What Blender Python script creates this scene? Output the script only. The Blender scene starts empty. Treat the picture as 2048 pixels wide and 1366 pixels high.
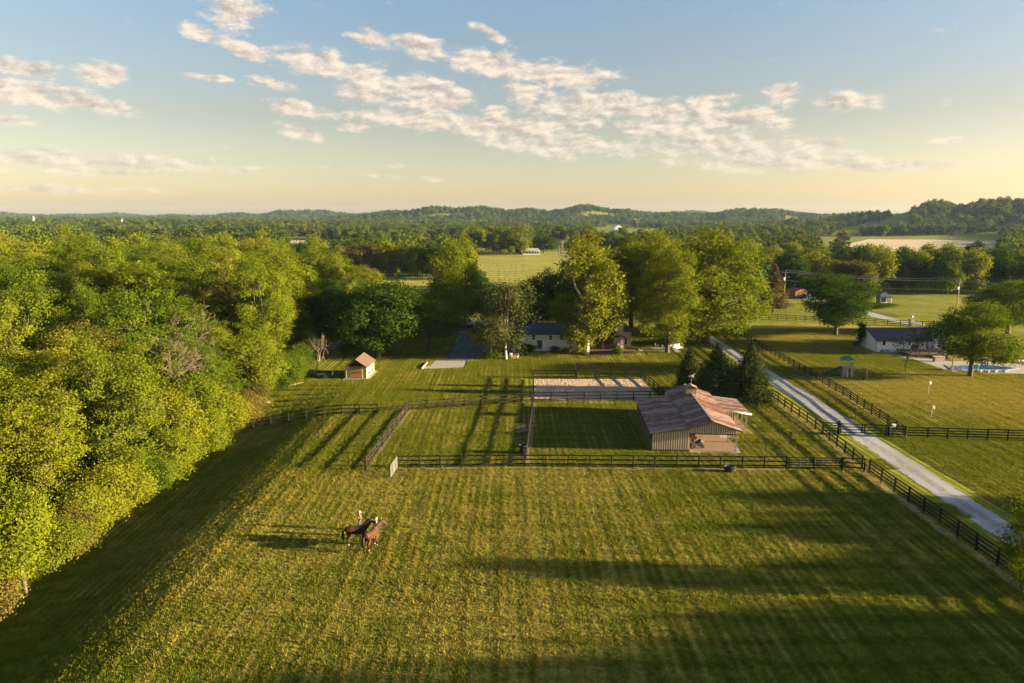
import bpy, bmesh, math, random
import numpy as np
from mathutils import Vector, Matrix, Euler

SC = bpy.context.scene
COL = SC.collection
random.seed(7)
RNG = np.random.default_rng(11)
R = math.radians

# ------------------------------------------------------------------ camera
F, CH, HY = 1365.3, 26.0, 436.0          # focal length in photo pixels, drone height, horizon row
PITCH = math.atan((683 - HY) / F)
cam = bpy.data.cameras.new('camera')
cam.sensor_width = 36.0
cam.lens = F / 2048 * 36.0
cam.clip_start = 0.5
cam.clip_end = 60000
cam_ob = bpy.data.objects.new('camera', cam)
cam_ob.location = (0, 0, CH)
cam_ob.rotation_euler = (R(90) - PITCH, 0, 0)
COL.objects.link(cam_ob)
SC.camera = cam_ob

# ------------------------------------------------------------------ light, exposure
SUN_EL, SUN_ROT = R(9.6), R(95.5)
SKY_STRENGTH, SUN_STRENGTH = 0.05, 5.0
SC.view_settings.view_transform = 'Standard'
SC.view_settings.look = 'None'
SC.view_settings.gamma = 1.0
SC.view_settings.use_curve_mapping = False
SC.view_settings.exposure = 2.66
sun = bpy.data.lights.new('sun', 'SUN')
sun.energy = SUN_STRENGTH
sun.angle = R(0.55)
sun.color = (1.0, 0.80, 0.50)
sun_ob = bpy.data.objects.new('sun', sun)
SDIR = Vector((math.sin(SUN_ROT) * math.cos(SUN_EL), math.cos(SUN_ROT) * math.cos(SUN_EL), math.sin(SUN_EL)))
sun_ob.rotation_euler = SDIR.to_track_quat('Z', 'Y').to_euler()
sun_ob.location = (120, -20, 60)
COL.objects.link(sun_ob)
SC.cycles.use_denoising = True
SC.cycles.max_bounces = 6
SC.cycles.diffuse_bounces = 3
SC.cycles.transmission_bounces = 4
SC.cycles.volume_bounces = 0
SC.cycles.caustics_reflective = False
SC.cycles.caustics_refractive = False

def pixdir(x, y):
    cx, cy = (x - 1024) / F, (683 - y) / F
    return (cx, math.cos(PITCH) + cy * math.sin(PITCH), -math.sin(PITCH) + cy * math.cos(PITCH))

class NT:
    """small helper for node trees"""
    def __init__(s, tree): s.t = tree
    def n(s, typ, **kw):
        o = s.t.nodes.new(typ)
        for k, v in kw.items(): setattr(o, k, v)
        return o
    def l(s, a, b): s.t.links.new(a, b)
    def val(s, sock, v):
        if isinstance(v, bpy.types.NodeSocket): s.l(v, sock)
        else: sock.default_value = v
    def math(s, op, a, b=0.0, clamp=False):
        o = s.n('ShaderNodeMath', operation=op, use_clamp=clamp)
        s.val(o.inputs[0], a); s.val(o.inputs[1], b)
        return o.outputs[0]
    def mix(s, f, a, b, blend='MIX'):
        o = s.n('ShaderNodeMix', data_type='RGBA', blend_type=blend)
        s.val(o.inputs['Factor'], f)
        for i, v in ((6, a), (7, b)):
            if not isinstance(v, bpy.types.NodeSocket) and len(v) == 3: v = (*v, 1)
            s.val(o.inputs[i], v)
        return o.outputs[2]
    def noise(s, vec, scale, detail=3, rough=0.55, dist=0.0):
        o = s.n('ShaderNodeTexNoise')
        if vec is not None: s.l(vec, o.inputs['Vector'])
        o.inputs['Scale'].default_value = scale
        o.inputs['Detail'].default_value = detail
        o.inputs['Roughness'].default_value = rough
        o.inputs['Distortion'].default_value = dist
        return o.outputs[0]
    def ramp(s, f, lo, hi, a=0.0, b=1.0):
        o = s.n('ShaderNodeMapRange', interpolation_type='SMOOTHSTEP')
        s.val(o.inputs[0], f)
        for i, v in ((1, lo), (2, hi), (3, a), (4, b)): o.inputs[i].default_value = v
        return o.outputs[0]
    def mapping(s, vec, loc=(0, 0, 0), rot=(0, 0, 0), scale=(1, 1, 1), typ='POINT'):
        o = s.n('ShaderNodeMapping', vector_type=typ)
        s.l(vec, o.inputs[0])
        o.inputs[1].default_value = loc; o.inputs[2].default_value = rot; o.inputs[3].default_value = scale
        return o.outputs[0]

# ------------------------------------------------------------------ sky with clouds
world = bpy.data.worlds.new('World')
SC.world = world
world.use_nodes = True
wt = NT(world.node_tree)
wt.t.nodes.clear()
sky = wt.n('ShaderNodeTexSky', sky_type='NISHITA')
sky.sun_disc = False
sky.sun_elevation, sky.sun_rotation = SUN_EL, SUN_ROT
sky.air_density, sky.dust_density, sky.ozone_density = 1.0, 1.3, 1.2
sky.altitude = 100
geo = wt.n('ShaderNodeTexCoord').outputs['Generated']
sep = wt.n('ShaderNodeSeparateXYZ'); wt.l(geo, sep.inputs[0])
az = wt.math('ARCTAN2', sep.outputs[0], sep.outputs[1])
el = wt.math('ARCSINE', sep.outputs[2])
comb = wt.n('ShaderNodeCombineXYZ'); wt.l(az, comb.inputs[0]); wt.l(el, comb.inputs[1])
uv = comb.outputs[0]
CLOUDS = [(460, 15, 58, 42, 8), (398, 62, 34, 15, 0), (490, 102, 62, 17, 16), (640, 128, 110, 25, 8), (735, 150, 90, 26, 12),
    (740, 80, 46, 17, 4), (850, 97, 68, 20, 10), (985, 70, 42, 11, 24), (975, 125, 90, 25, 8), (1110, 150, 140, 25, 4),
    (1040, 178, 62, 15, 5), (740, 188, 90, 22, 5), (850, 175, 100, 25, 10), (885, 207, 82, 18, 0), (595, 217, 62, 14, 5),
    (600, 263, 58, 15, 12), (535, 165, 46, 11, 8), (215, 150, 50, 19, 0), (45, 138, 62, 16, 5), (50, 180, 110, 24, 6),
    (170, 207, 100, 14, 4), (25, 240, 42, 9, 0), (1170, 210, 140, 30, 2), (1330, 225, 110, 26, 3), (1470, 240, 130, 24, 4),
    (1420, 203, 60, 14, 0), (1568, 190, 36, 19, 8), (1690, 205, 74, 16, 0), (820, 240, 130, 20, 3),
    (980, 255, 130, 26, 6), (1100, 290, 170, 28, 5), (1110, 250, 100, 16, 0), (1320, 262, 100, 20, 0), (1440, 295, 180, 26, 4),
    (1540, 325, 220, 18, 2), (1750, 333, 150, 13, 2), (1620, 290, 80, 15, 6), (100, 318, 150, 17, 4), (330, 330, 120, 15, 0),
    (210, 345, 140, 8, 0), (480, 340, 72, 7, 0), (712, 255, 32, 10, 0), (990, 220, 34, 9, 0), (870, 358, 28, 7, 0),
    (770, 353, 44, 4, 3), (800, 332, 22, 6, 0), (660, 335, 32, 4, 0), (1910, 280, 34, 7, 0), (420, 155, 60, 6, 2), (90, 378, 150, 8, 0)]
dens = None
for (x, y, rx, ry, ang) in CLOUDS:
    d = Vector(pixdir(x, y)).normalized()
    k = 1.0 / F * 0.93
    m = wt.mapping(uv, (math.atan2(d.x, d.y), math.asin(d.z), 0), (0, 0, R(-ang)), (rx * k * 1.5, ry * k * 1.6, 1), 'TEXTURE')
    g = wt.n('ShaderNodeTexGradient', gradient_type='SPHERICAL'); wt.l(m, g.inputs[0])
    dens = g.outputs[1] if dens is None else wt.math('MAXIMUM', dens, g.outputs[1])
# the same kind of broken cloud goes on over the rest of the sky
outer = wt.ramp(wt.math('ABSOLUTE', az), 0.72, 0.95)
gen = wt.noise(wt.mapping(uv, scale=(1.0, 3.2, 1)), 5.0, 2, 0.5)
gen = wt.math('MULTIPLY', wt.math('MULTIPLY', wt.ramp(gen, 0.52, 0.75), outer), wt.ramp(el, 0.03, 0.12))
dens = wt.math('MAXIMUM', dens, wt.math('MULTIPLY', gen, 0.8))
nv = wt.mapping(uv, scale=(0.45, 1.0, 1))
n1 = wt.noise(nv, 48.0, 9, 0.66, 0.2)
n2 = wt.noise(wt.mapping(nv, loc=(0.004, 0.005, 0)), 48.0, 9, 0.66, 0.2)
body = wt.math('ADD', dens, wt.math('MULTIPLY', wt.math('SUBTRACT', n1, 0.5), 1.9))
alpha = wt.math('MULTIPLY', wt.ramp(body, 0.22, 0.72), .93)
lit = wt.math('ADD', wt.math('MULTIPLY', wt.math('SUBTRACT', n1, n2), 4.0), 0.58)
lit = wt.math('ADD', lit, wt.math('MULTIPLY', wt.math('SUBTRACT', body, 0.6), -0.28), True)
ccol = wt.mix(lit, (0.40, 0.345, 0.305), (0.80, 0.67, 0.53))
low = wt.ramp(el, 0.0, 0.16, 0.45, 0.95)
alpha = wt.math('MULTIPLY', alpha, low)
# tint by elevation multiplied into the sky colour: dims it against the sun, warm low, blue high
bg1 = wt.n('ShaderNodeBackground'); bg1.inputs[1].default_value = SKY_STRENGTH
tr_ = wt.n('ShaderNodeValToRGB'); wt.l(wt.math('MULTIPLY', el, 2.0, True), tr_.inputs[0])
cr_ = tr_.color_ramp; cr_.elements[0].position = .0; cr_.elements[0].color = (.86, .74, .71, 1); cr_.elements[1].position = .75; cr_.elements[1].color = (.70, .79, .89, 1)
e_ = cr_.elements.new(.26); e_.color = (.73, .58, .51, 1)
skyc = wt.mix(1.0, sky.outputs[0], tr_.outputs[0], 'MULTIPLY')
wt.l(skyc, bg1.inputs[0])
bg2 = wt.n('ShaderNodeBackground'); bg2.inputs[1].default_value = 0.22
wt.l(ccol, bg2.inputs[0])
mx = wt.n('ShaderNodeMixShader')
wt.l(alpha, mx.inputs[0]); wt.l(bg1.outputs[0], mx.inputs[1]); wt.l(bg2.outputs[0], mx.inputs[2])
wo = wt.n('ShaderNodeOutputWorld'); wt.l(mx.outputs[0], wo.inputs[0])
world.cycles.sampling_method = 'MANUAL'
world.cycles.sample_map_resolution = 512

# ------------------------------------------------------------------ terrain height and pixel -> place
def smooth(t):
    t = np.clip(t, 0, 1); return t * t * (3 - 2 * t)
RIDGES = [  # distance, half width, [(photo x, photo y of the skyline)], height of the trees on it
    (5200, 700, [(-700, 428), (0, 426), (60, 431), (110, 433), (150, 430), (230, 429), (300, 433), (350, 431), (400, 434), (520, 432), (900, 430), (1300, 428), (1390, 424), (1440, 427), (1560, 424), (1640, 431), (1900, 430), (2700, 425)], 9),
    (3600, 420, [(-700, 436), (300, 437), (420, 434), (480, 428), (530, 431), (570, 423), (620, 422), (680, 428), (720, 430), (800, 432), (2700, 436)], 10),
    (2500, 420, [(-700, 440), (640, 440), (700, 432), (770, 426), (830, 420), (900, 416), (950, 416), (1010, 420), (1080, 422), (1130, 420), (1165, 413), (1195, 413), (1230, 421), (1290, 426), (1360, 428), (1430, 429), (1480, 421), (1510, 418), (1545, 421), (1600, 429), (1680, 433), (2700, 436)], 11),
    (1650, 300, [(-700, 446), (1500, 448), (1600, 441), (1690, 432), (1760, 426), (1800, 417), (1850, 406), (1885, 405), (1930, 410), (1985, 403), (2048, 398), (2200, 396), (2700, 410)], 12),
]
RD = []
for D, W, prof, th in RIDGES:
    az_l, h_l = [], []
    for (x, y) in prof:
        d = pixdir(x, y); hd = math.hypot(d[0], d[1])
        az_l.append(math.atan2(d[0], d[1])); h_l.append((CH + D * d[2] / hd) * 1.06 - th * .8)
    RD.append((D, W, np.array(az_l), np.array(h_l)))
def hgt(x, y):
    x = np.asarray(x, float); y = np.asarray(y, float)
    # the paddock falls away gently to the wood on the left
    t = smooth((-22 - x) / 16) * smooth((110 - y) / 25) * smooth((y + 60) / 40)
    z = -2.25 * t
    d = np.hypot(x, y); a = np.arctan2(x, y)
    for D, W, al, hl in RD:
        h = np.maximum(np.interp(a, al, hl), 0)
        h = h * (0.93 + 0.07 * np.sin(a * 90 + D))
        z = np.maximum(z, np.where(d > D - W * 2.2, h * np.exp(-((d - D) / W) ** 2), -9))
    return z
def H1(x, y): return float(hgt(x, y))
def at(px, py, dz=0.0):
    """ground point seen at a photo pixel"""
    d = pixdir(px, py); z = 0.0
    for _ in range(4):
        t = (z + dz - CH) / d[2]; x, y = d[0] * t, d[1] * t; z = H1(x, y) if y < 1000 else 0.0
    return Vector((x, y, z))
def atY(px, py, Y):
    d = pixdir(px, py); t = Y / d[1]
    return Vector((d[0] * t, Y, CH + d[2] * t))
def atZ(px, py, z):
    d = pixdir(px, py); t = (z - CH) / d[2]
    return Vector((d[0] * t, d[1] * t, z))

# ------------------------------------------------------------------ mesh helpers
class MB:
    def __init__(s): s.v, s.f = [], []
    def quad(s, *p):
        n = len(s.v); s.v += [tuple(q) for q in p]; s.f.append(tuple(range(n, n + len(p)))); return s
    def box(s, x0, x1, y0, y1, z0, z1, M=None):
        c = [(x0, y0, z0), (x1, y0, z0), (x1, y1, z0), (x0, y1, z0), (x0, y0, z1), (x1, y0, z1), (x1, y1, z1), (x0, y1, z1)]
        if M is not None: c = [tuple(M @ Vector(p)) for p in c]
        n = len(s.v); s.v += c
        s.f += [tuple(n + i for i in q) for q in ((0, 3, 2, 1), (4, 5, 6, 7), (0, 1, 5, 4), (1, 2, 6, 5), (2, 3, 7, 6), (3, 0, 4, 7))]
        return s
    def bar(s, a, b, w, h, up=(0, 0, 1)):
        a, b = Vector(a), Vector(b); d = (b - a); L = d.length; d.normalize()
        u = Vector(up)
        if abs(d.dot(u)) > .95: u = Vector((1, 0, 0))
        sx = d.cross(u).normalized(); uz = sx.cross(d)
        M = Matrix((( d.x, sx.x, uz.x, a.x), (d.y, sx.y, uz.y, a.y), (d.z, sx.z, uz.z, a.z), (0, 0, 0, 1)))
        return s.box(0, L, -w / 2, w / 2, -h / 2, h / 2, M)
    def tube(s, pts, rad, n=6, cap=True, sq=None):
        """tube along pts; rad a list of radii or (rx, rz) pairs"""
        pts = [Vector(p) for p in pts]
        if not isinstance(rad, (list, tuple)): rad = [rad] * len(pts)
        base = len(s.v); prev = None
        for i, p in enumerate(pts):
            d = (pts[min(i + 1, len(pts) - 1)] - pts[max(i - 1, 0)]).normalized()
            if prev is None:
                ref = Vector((0, 0, 1)) if abs(d.z) < .9 else Vector((0, 1, 0))
                u = d.cross(ref).normalized()
            else:
                u = (prev - d * prev.dot(d)).normalized()
            prev = u; w = u.cross(d)
            r = rad[i]; ra, rb = r if isinstance(r, tuple) else (r, r)
            for k in range(n):
                t = 2 * math.pi * k / n
                s.v.append(tuple(p + u * (math.cos(t) * ra) + w * (math.sin(t) * rb)))
        for i in range(len(pts) - 1):
            for k in range(n):
                a, b = base + i * n + k, base + i * n + (k + 1) % n
                s.f.append((a, b, b + n, a + n))
        if cap:
            s.f.append(tuple(base + k for k in range(n))[::-1])
            s.f.append(tuple(base + (len(pts) - 1) * n + k for k in range(n)))
        return s
    def ball(s, c, r, n=8, m=5, sx=1, sy=1, sz=1):
        base = len(s.v); c = Vector(c)
        for i in range(1, m):
            a = math.pi * i / m
            for k in range(n):
                t = 2 * math.pi * k / n
                s.v.append((c.x + r * sx * math.sin(a) * math.cos(t), c.y + r * sy * math.sin(a) * math.sin(t), c.z + r * sz * math.cos(a)))
        top, bot = len(s.v), len(s.v) + 1
        s.v += [(c.x, c.y, c.z + r * sz), (c.x, c.y, c.z - r * sz)]
        for i in range(m - 2):
            for k in range(n):
                a, b = base + i * n + k, base + i * n + (k + 1) % n
                s.f.append((a, a + n, b + n, b))
        for k in range(n):
            s.f.append((top, base + k, base + (k + 1) % n))
            s.f.append((bot, base + (m - 2) * n + (k + 1) % n, base + (m - 2) * n + k))
        return s
    def lathe(s, prof, c=(0, 0, 0), n=16):
        base = len(s.v)
        for (r, z) in prof:
            for k in range(n):
                t = 2 * math.pi * k / n; s.v.append((c[0] + r * math.cos(t), c[1] + r * math.sin(t), c[2] + z))
        for i in range(len(prof) - 1):
            for k in range(n):
                a, b = base + i * n + k, base + i * n + (k + 1) % n
                s.f.append((a, b, b + n, a + n))
        return s
    def prism(s, poly, y0, y1):
        """poly of (x, z) extruded along y"""
        n = len(s.v); m = len(poly)
        s.v += [(x, y0, z) for x, z in poly] + [(x, y1, z) for x, z in poly]
        s.f.append(tuple(range(n, n + m))); s.f.append(tuple(range(n + 2 * m - 1, n + m - 1, -1)))
        for i in range(m):
            j = (i + 1) % m; s.f.append((n + j, n + i, n + m + i, n + m + j))
        return s
    def slab(s, p, t):
        """a sloping quad p (4 corners) given a thickness t downwards"""
        n = len(s.v); s.v += [tuple(q) for q in p] + [(q[0], q[1], q[2] - t) for q in map(tuple, p)]
        s.f += [(n, n + 1, n + 2, n + 3), (n + 7, n + 6, n + 5, n + 4)]
        for i in range(4):
            j = (i + 1) % 4; s.f.append((n + j, n + i, n + 4 + i, n + 4 + j))
        return s
    def mesh(s, name, mat, smooth=False):
        me = bpy.data.meshes.new(name); me.from_pydata(s.v, [], s.f); me.update()
        if mat: me.materials.append(mat)
        if smooth: me.polygons.foreach_set('use_smooth', [True] * len(me.polygons))
        return me
    def build(s, name, mat, parent=None, smooth=False, loc=None):
        return link(name, s.mesh(name, mat, smooth), parent, loc)

def link(name, data, parent=None, loc=None, rotz=0, scale=None):
    o = bpy.data.objects.new(name, data); COL.objects.link(o)
    if parent is not None: o.parent = parent
    if loc is not None: o.location = loc
    if rotz: o.rotation_euler = (0, 0, rotz)
    if scale is not None: o.scale = scale
    return o
def tag(o, label, cat, group=None):
    o['label'] = label; o['category'] = cat
    if group: o['group'] = group
    return o
def thing(name, label, cat, loc=(0, 0, 0), rotz=0, group=None):
    o = link(name, None, None, loc, rotz); o.empty_display_size = .3
    return tag(o, label, cat, group)
def struct(o, label=None):
    o['kind'] = 'structure'
    if label: o['label'] = label
    return o
def big_mesh(name, V, Fq, mat, attrs=None):
    """fast mesh from arrays; Fq is an (n, 3 or 4) index array"""
    me = bpy.data.meshes.new(name)
    k = Fq.shape[1]
    me.vertices.add(len(V)); me.vertices.foreach_set('co', np.ascontiguousarray(V, dtype=np.float32).ravel())
    me.loops.add(Fq.size); me.loops.foreach_set('vertex_index', np.ascontiguousarray(Fq, dtype=np.int32).ravel())
    me.polygons.add(len(Fq))
    me.polygons.foreach_set('loop_start', np.arange(0, Fq.size, k, dtype=np.int32))
    for an, arr in (attrs or {}).items():
        at_ = me.attributes.new(an, 'FLOAT', 'POINT'); at_.data.foreach_set('value', arr.astype(np.float32))
    me.update(calc_edges=True); me.validate()
    for m in (mat if isinstance(mat, (list, tuple)) else [mat]): me.materials.append(m)
    return me

# ------------------------------------------------------------------ materials
def new_mat(name):
    m = bpy.data.materials.new(name); m.use_nodes = True
    t = NT(m.node_tree); b = t.t.nodes['Principled BSDF']
    return m, t, b
def pos(t): return t.n('ShaderNodeNewGeometry').outputs['Position']
def objco(t): return t.n('ShaderNodeTexCoord').outputs['Object']
def bump(t, b, h, strength=.4, dist=.02):
    o = t.n('ShaderNodeBump'); o.inputs['Strength'].default_value = strength; o.inputs['Distance'].default_value = dist
    t.l(h, o.inputs['Height']); t.l(o.outputs[0], b.inputs['Normal'])
def simple(name, c1, c2=None, rough=.8, scale=3.0, metal=0.0, bmp=0.0, stretch=(1, 1, 1), spec=.3, world=False):
    m, t, b = new_mat(name)
    v = t.mapping(pos(t) if world else objco(t), scale=stretch)
    n = t.noise(v, scale, 5, .6)
    c2 = c2 or tuple(x * .7 for x in c1)
    info = t.n('ShaderNodeObjectInfo').outputs['Random']
    f = t.math('ADD', t.ramp(n, .3, .7), t.math('MULTIPLY', t.math('SUBTRACT', info, .5), .5), True)
    t.l(t.mix(f, c1, c2), b.inputs['Base Color'])
    b.inputs['Roughness'].default_value = rough; b.inputs['Metallic'].default_value = metal
    b.inputs['Specular IOR Level'].default_value = spec
    if bmp: bump(t, b, n, bmp, .03)
    return m
def grass_colour(t, p):
    """colour of the mown turf from its place: green, straw-dry patches and mower stripes"""
    big = t.noise(p, .045, 3, .55)
    mid = t.noise(p, .32, 4, .6)
    fine = t.noise(p, 4.2, 3, .65)
    sep = t.n('ShaderNodeSeparateXYZ'); t.l(p, sep.inputs[0])
    wob = t.math('MULTIPLY', t.noise(p, .06, 2), 2.0)
    w = t.math('ADD', t.math('MULTIPLY', sep.outputs[0], 8.4), wob)
    stripe = t.math('ADD', t.math('MULTIPLY', t.math('SINE', w), .5), .5)
    w2 = t.math('ADD', t.math('MULTIPLY', sep.outputs[0], 3.3), t.math('MULTIPLY', wob, 2.2))
    stripe = t.math('ADD', t.math('MULTIPLY', stripe, .65), t.math('MULTIPLY', t.math('ADD', t.math('MULTIPLY', t.math('SINE', w2), .5), .5), .35))
    dry = t.math('ADD', t.math('MULTIPLY', big, .85), t.math('MULTIPLY', mid, .75))
    dry = t.math('ADD', dry, t.math('MULTIPLY', fine, .62))
    dry = t.math('ADD', dry, -.035)
    dry = t.math('ADD', dry, t.math('MULTIPLY', t.math('SUBTRACT', stripe, .5), t.ramp(t.noise(p, .11, 3, .6), .38, .62, .10, .50)))
    dry = t.math('ADD', dry, .11)
    # worn, drier sward in the middle of the paddock and on the lawn by the playset; extra straw there and on the lawn behind paints in sunlight; lush along the wood and the fence
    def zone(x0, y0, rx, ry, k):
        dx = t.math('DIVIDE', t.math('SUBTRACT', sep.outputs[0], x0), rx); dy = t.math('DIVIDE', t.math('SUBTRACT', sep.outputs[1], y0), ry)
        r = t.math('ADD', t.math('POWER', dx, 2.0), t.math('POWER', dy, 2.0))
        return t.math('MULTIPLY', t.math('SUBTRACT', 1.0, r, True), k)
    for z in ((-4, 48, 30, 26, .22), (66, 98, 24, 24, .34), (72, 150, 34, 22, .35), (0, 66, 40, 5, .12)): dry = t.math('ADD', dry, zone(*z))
    g = t.mix(fine, (.078, .108, .007), (.165, .165, .012))
    s = t.mix(fine, (.245, .195, .030), (.345, .275, .060))
    c = t.mix(t.ramp(dry, 1.12, 1.55), g, s)
    c = t.mix(t.ramp(t.noise(p, 2.1, 4, .65), .52, .70, 0, .55), c, (.034, .058, .010))
    return c, fine, stripe
def turf_mat():
    m, t, b = new_mat('turf')
    p = pos(t)
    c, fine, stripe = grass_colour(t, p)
    t.l(c, b.inputs['Base Color']); b.inputs['Roughness'].default_value = 1.0; b.inputs['Specular IOR Level'].default_value = .05
    h = t.math('ADD', t.noise(p, 7.0, 4, .7), t.math('MULTIPLY', stripe, .8))
    bump(t, b, h, .6, .10)
    return m
def foliage(name, c1, c2, c3, trans=.42, patch=False):
    """leaf: diffuse + light coming through, tint by clump and by tree"""
    m, t, b = new_mat(name)
    a = t.n('ShaderNodeAttribute', attribute_name='tint').outputs['Fac']
    rnd = t.n('ShaderNodeObjectInfo').outputs['Random']
    c = t.mix(a, c1, c2)
    c = t.mix(t.ramp(rnd, .25, 1.0, 0, .75), c, c3)
    if patch:
        n = t.noise(pos(t), .0045, 3, .6); c = t.mix(t.ramp(n, .42, .62), c, (c1[0] * .7, c1[1] * .62, c1[2] * .8)); n2 = t.noise(pos(t), .016, 2, .5); c = t.mix(t.ramp(n2, .56, .7, 0, .7), c, (.105, .088, .030))
    t.t.nodes.remove(b)
    d = t.n('ShaderNodeBsdfDiffuse'); t.l(c, d.inputs[0])
    tr = t.n('ShaderNodeBsdfTranslucent'); t.l(t.mix(.5, c, (c2[0] * 1.3, c2[1] * 1.15, c2[2] * .5)), tr.inputs[0])
    mx = t.n('ShaderNodeMixShader'); mx.inputs[0].default_value = trans
    t.l(d.outputs[0], mx.inputs[1]); t.l(tr.outputs[0], mx.inputs[2])
    t.l(mx.outputs[0], t.t.nodes['Material Output'].inputs[0])
    return m
def blade_mat():
    m, t, b = new_mat('grass_blade')
    p = pos(t)
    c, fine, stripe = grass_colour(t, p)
    v = t.noise(p, 9.0, 2, .6)
    c = t.mix(t.ramp(v, .35, .7, 0, .35), c, (.19, .18, .020))
    t.t.nodes.remove(b)
    d = t.n('ShaderNodeBsdfDiffuse'); t.l(c, d.inputs[0])
    tr = t.n('ShaderNodeBsdfTranslucent'); t.l(c, tr.inputs[0])
    mx = t.n('ShaderNodeMixShader'); mx.inputs[0].default_value = .35
    t.l(d.outputs[0], mx.inputs[1]); t.l(tr.outputs[0], mx.inputs[2])
    t.l(mx.outputs[0], t.t.nodes['Material Output'].inputs[0])
    return m
def field_mat(name, c1, c2, dirx, per, tuft=.5):
    m, t, b = new_mat(name)
    p = pos(t)
    n = t.noise(p, .035, 4, .6); f = t.noise(t.mapping(p, scale=(1, .35, 1)), .5, 4, .7)
    sep = t.n('ShaderNodeSeparateXYZ'); t.l(p, sep.inputs[0])
    w = t.math('ADD', t.math('ADD', t.math('MULTIPLY', sep.outputs[0], dirx[0] * per), t.math('MULTIPLY', sep.outputs[1], dirx[1] * per)), t.math('MULTIPLY', n, 6))
    s = t.math('ADD', t.math('MULTIPLY', t.math('SINE', w), .5), .5)
    k = t.math('ADD', t.math('MULTIPLY', n, .6), t.math('ADD', t.math('MULTIPLY', f, .5), t.math('MULTIPLY', s, .25)))
    t.l(t.mix(t.ramp(k, .4, .95), c1, c2), b.inputs['Base Color']); b.inputs['Roughness'].default_value = 1; b.inputs['Specular IOR Level'].default_value = .05
    bump(t, b, t.math('ADD', f, t.math('MULTIPLY', s, .5)), tuft, .6)
    return m
def gravel_mat(name, c1, c2, tracks=False):
    m, t, b = new_mat(name)
    p = pos(t)
    n = t.noise(p, 11, 5, .75); k = t.noise(t.mapping(p, scale=(1, .12, 1)), .9, 4, .6)
    c = t.mix(t.ramp(n, .3, .7), c1, c2)
    c = t.mix(t.ramp(k, .42, .66, 0, .65), c, tuple(x * .5 for x in c1))
    c = t.mix(t.ramp(t.noise(p, .8, 4, .7), .60, .75, 0, .45), c, (.16, .13, .085))
    if tracks:
        sp_ = t.n('ShaderNodeSeparateXYZ'); t.l(p, sp_.inputs[0])
        xc = t.math('ADD', t.math('MULTIPLY', sp_.outputs[1], .021), 40.55)
        dd = t.math('ABSOLUTE', t.math('SUBTRACT', t.math('ADD', sp_.outputs[0], t.math('MULTIPLY', t.math('SUBTRACT', t.noise(p, .5, 2), .5), .6)), xc))
        mid = t.math('MULTIPLY', t.ramp(dd, .25, .6, 1, 0), t.ramp(t.noise(p, 1.7, 4, .7), .35, .6))
        c = t.mix(t.math('MULTIPLY', mid, .6), c, (.15, .135, .09))
        c = t.mix(t.ramp(dd, 1.25, 1.7, 0, .55), c, (.20, .18, .13))
    t.l(c, b.inputs['Base Color']); b.inputs['Roughness'].default_value = .95; b.inputs['Specular IOR Level'].default_value = .1
    bump(t, b, n, .5, .05)
    return m
def rust_mat():
    m, t, b = new_mat('rusty_roof_metal')
    o = objco(t); p = pos(t)
    info = t.n('ShaderNodeObjectInfo').outputs['Random']
    off = t.n('ShaderNodeVectorMath', operation='ADD'); t.l(o, off.inputs[0])
    cx = t.n('ShaderNodeCombineXYZ'); t.l(t.math('MULTIPLY', info, 37.0), cx.inputs[1]); t.l(cx.outputs[0], off.inputs[1])
    n = t.noise(t.mapping(off.outputs[0], scale=(.75, 1.5, 1)), 1.5, 5, .62, .4)
    s = t.noise(t.mapping(p, scale=(.5, 9, 1)), 1.0, 3, .6)
    f = t.math('ADD', t.math('MULTIPLY', n, .9), t.math('MULTIPLY', s, .35))
    f = t.math('ADD', f, t.math('MULTIPLY', t.math('SUBTRACT', info, .5), .34))
    rust = t.mix(s, (.105, .040, .024), (.20, .078, .042))
    zinc = t.mix(n, (.23, .150, .115), (.34, .245, .20))
    c = t.mix(t.ramp(f, .54, .70), rust, zinc)
    t.l(c, b.inputs['Base Color']); b.inputs['Roughness'].default_value = .62; b.inputs['Metallic'].default_value = .15
    bump(t, b, t.noise(t.mapping(p, scale=(.2, 26, 1)), 1, 1), .3, .02)
    return m
def brick_mat(name, c1, c2, mortar):
    m, t, b = new_mat(name)
    o = t.n('ShaderNodeTexBrick'); v = t.mapping(objco(t), rot=(R(90), 0, 0)); t.l(v, o.inputs[0])
    o.inputs['Scale'].default_value = 2.2
    for i, c in ((1, c1), (2, c2), (3, mortar)): o.inputs[i].default_value = (*c, 1)
    n = t.noise(objco(t), 1.3, 4)
    t.l(t.mix(t.ramp(n, .4, .8, 0, .35), o.outputs[0], tuple(x * .6 for x in c1)), b.inputs['Base Color']); b.inputs['Roughness'].default_value = .9
    bump(t, b, o.outputs[1], -.3, .02)
    return m
def glass_mat():
    m, t, b = new_mat('window_glass')
    b.inputs['Base Color'].default_value = (.02, .025, .03, 1); b.inputs['Roughness'].default_value = .08; b.inputs['Specular IOR Level'].default_value = .8
    return m
def water_mat():
    m, t, b = new_mat('pool_water')
    b.inputs['Base Color'].default_value = (.01, .10, .28, 1); b.inputs['Roughness'].default_value = .06; b.inputs['Specular IOR Level'].default_value = .6
    bump(t, b, t.noise(pos(t), 2.5, 3), .15, .05)
    return m

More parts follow.
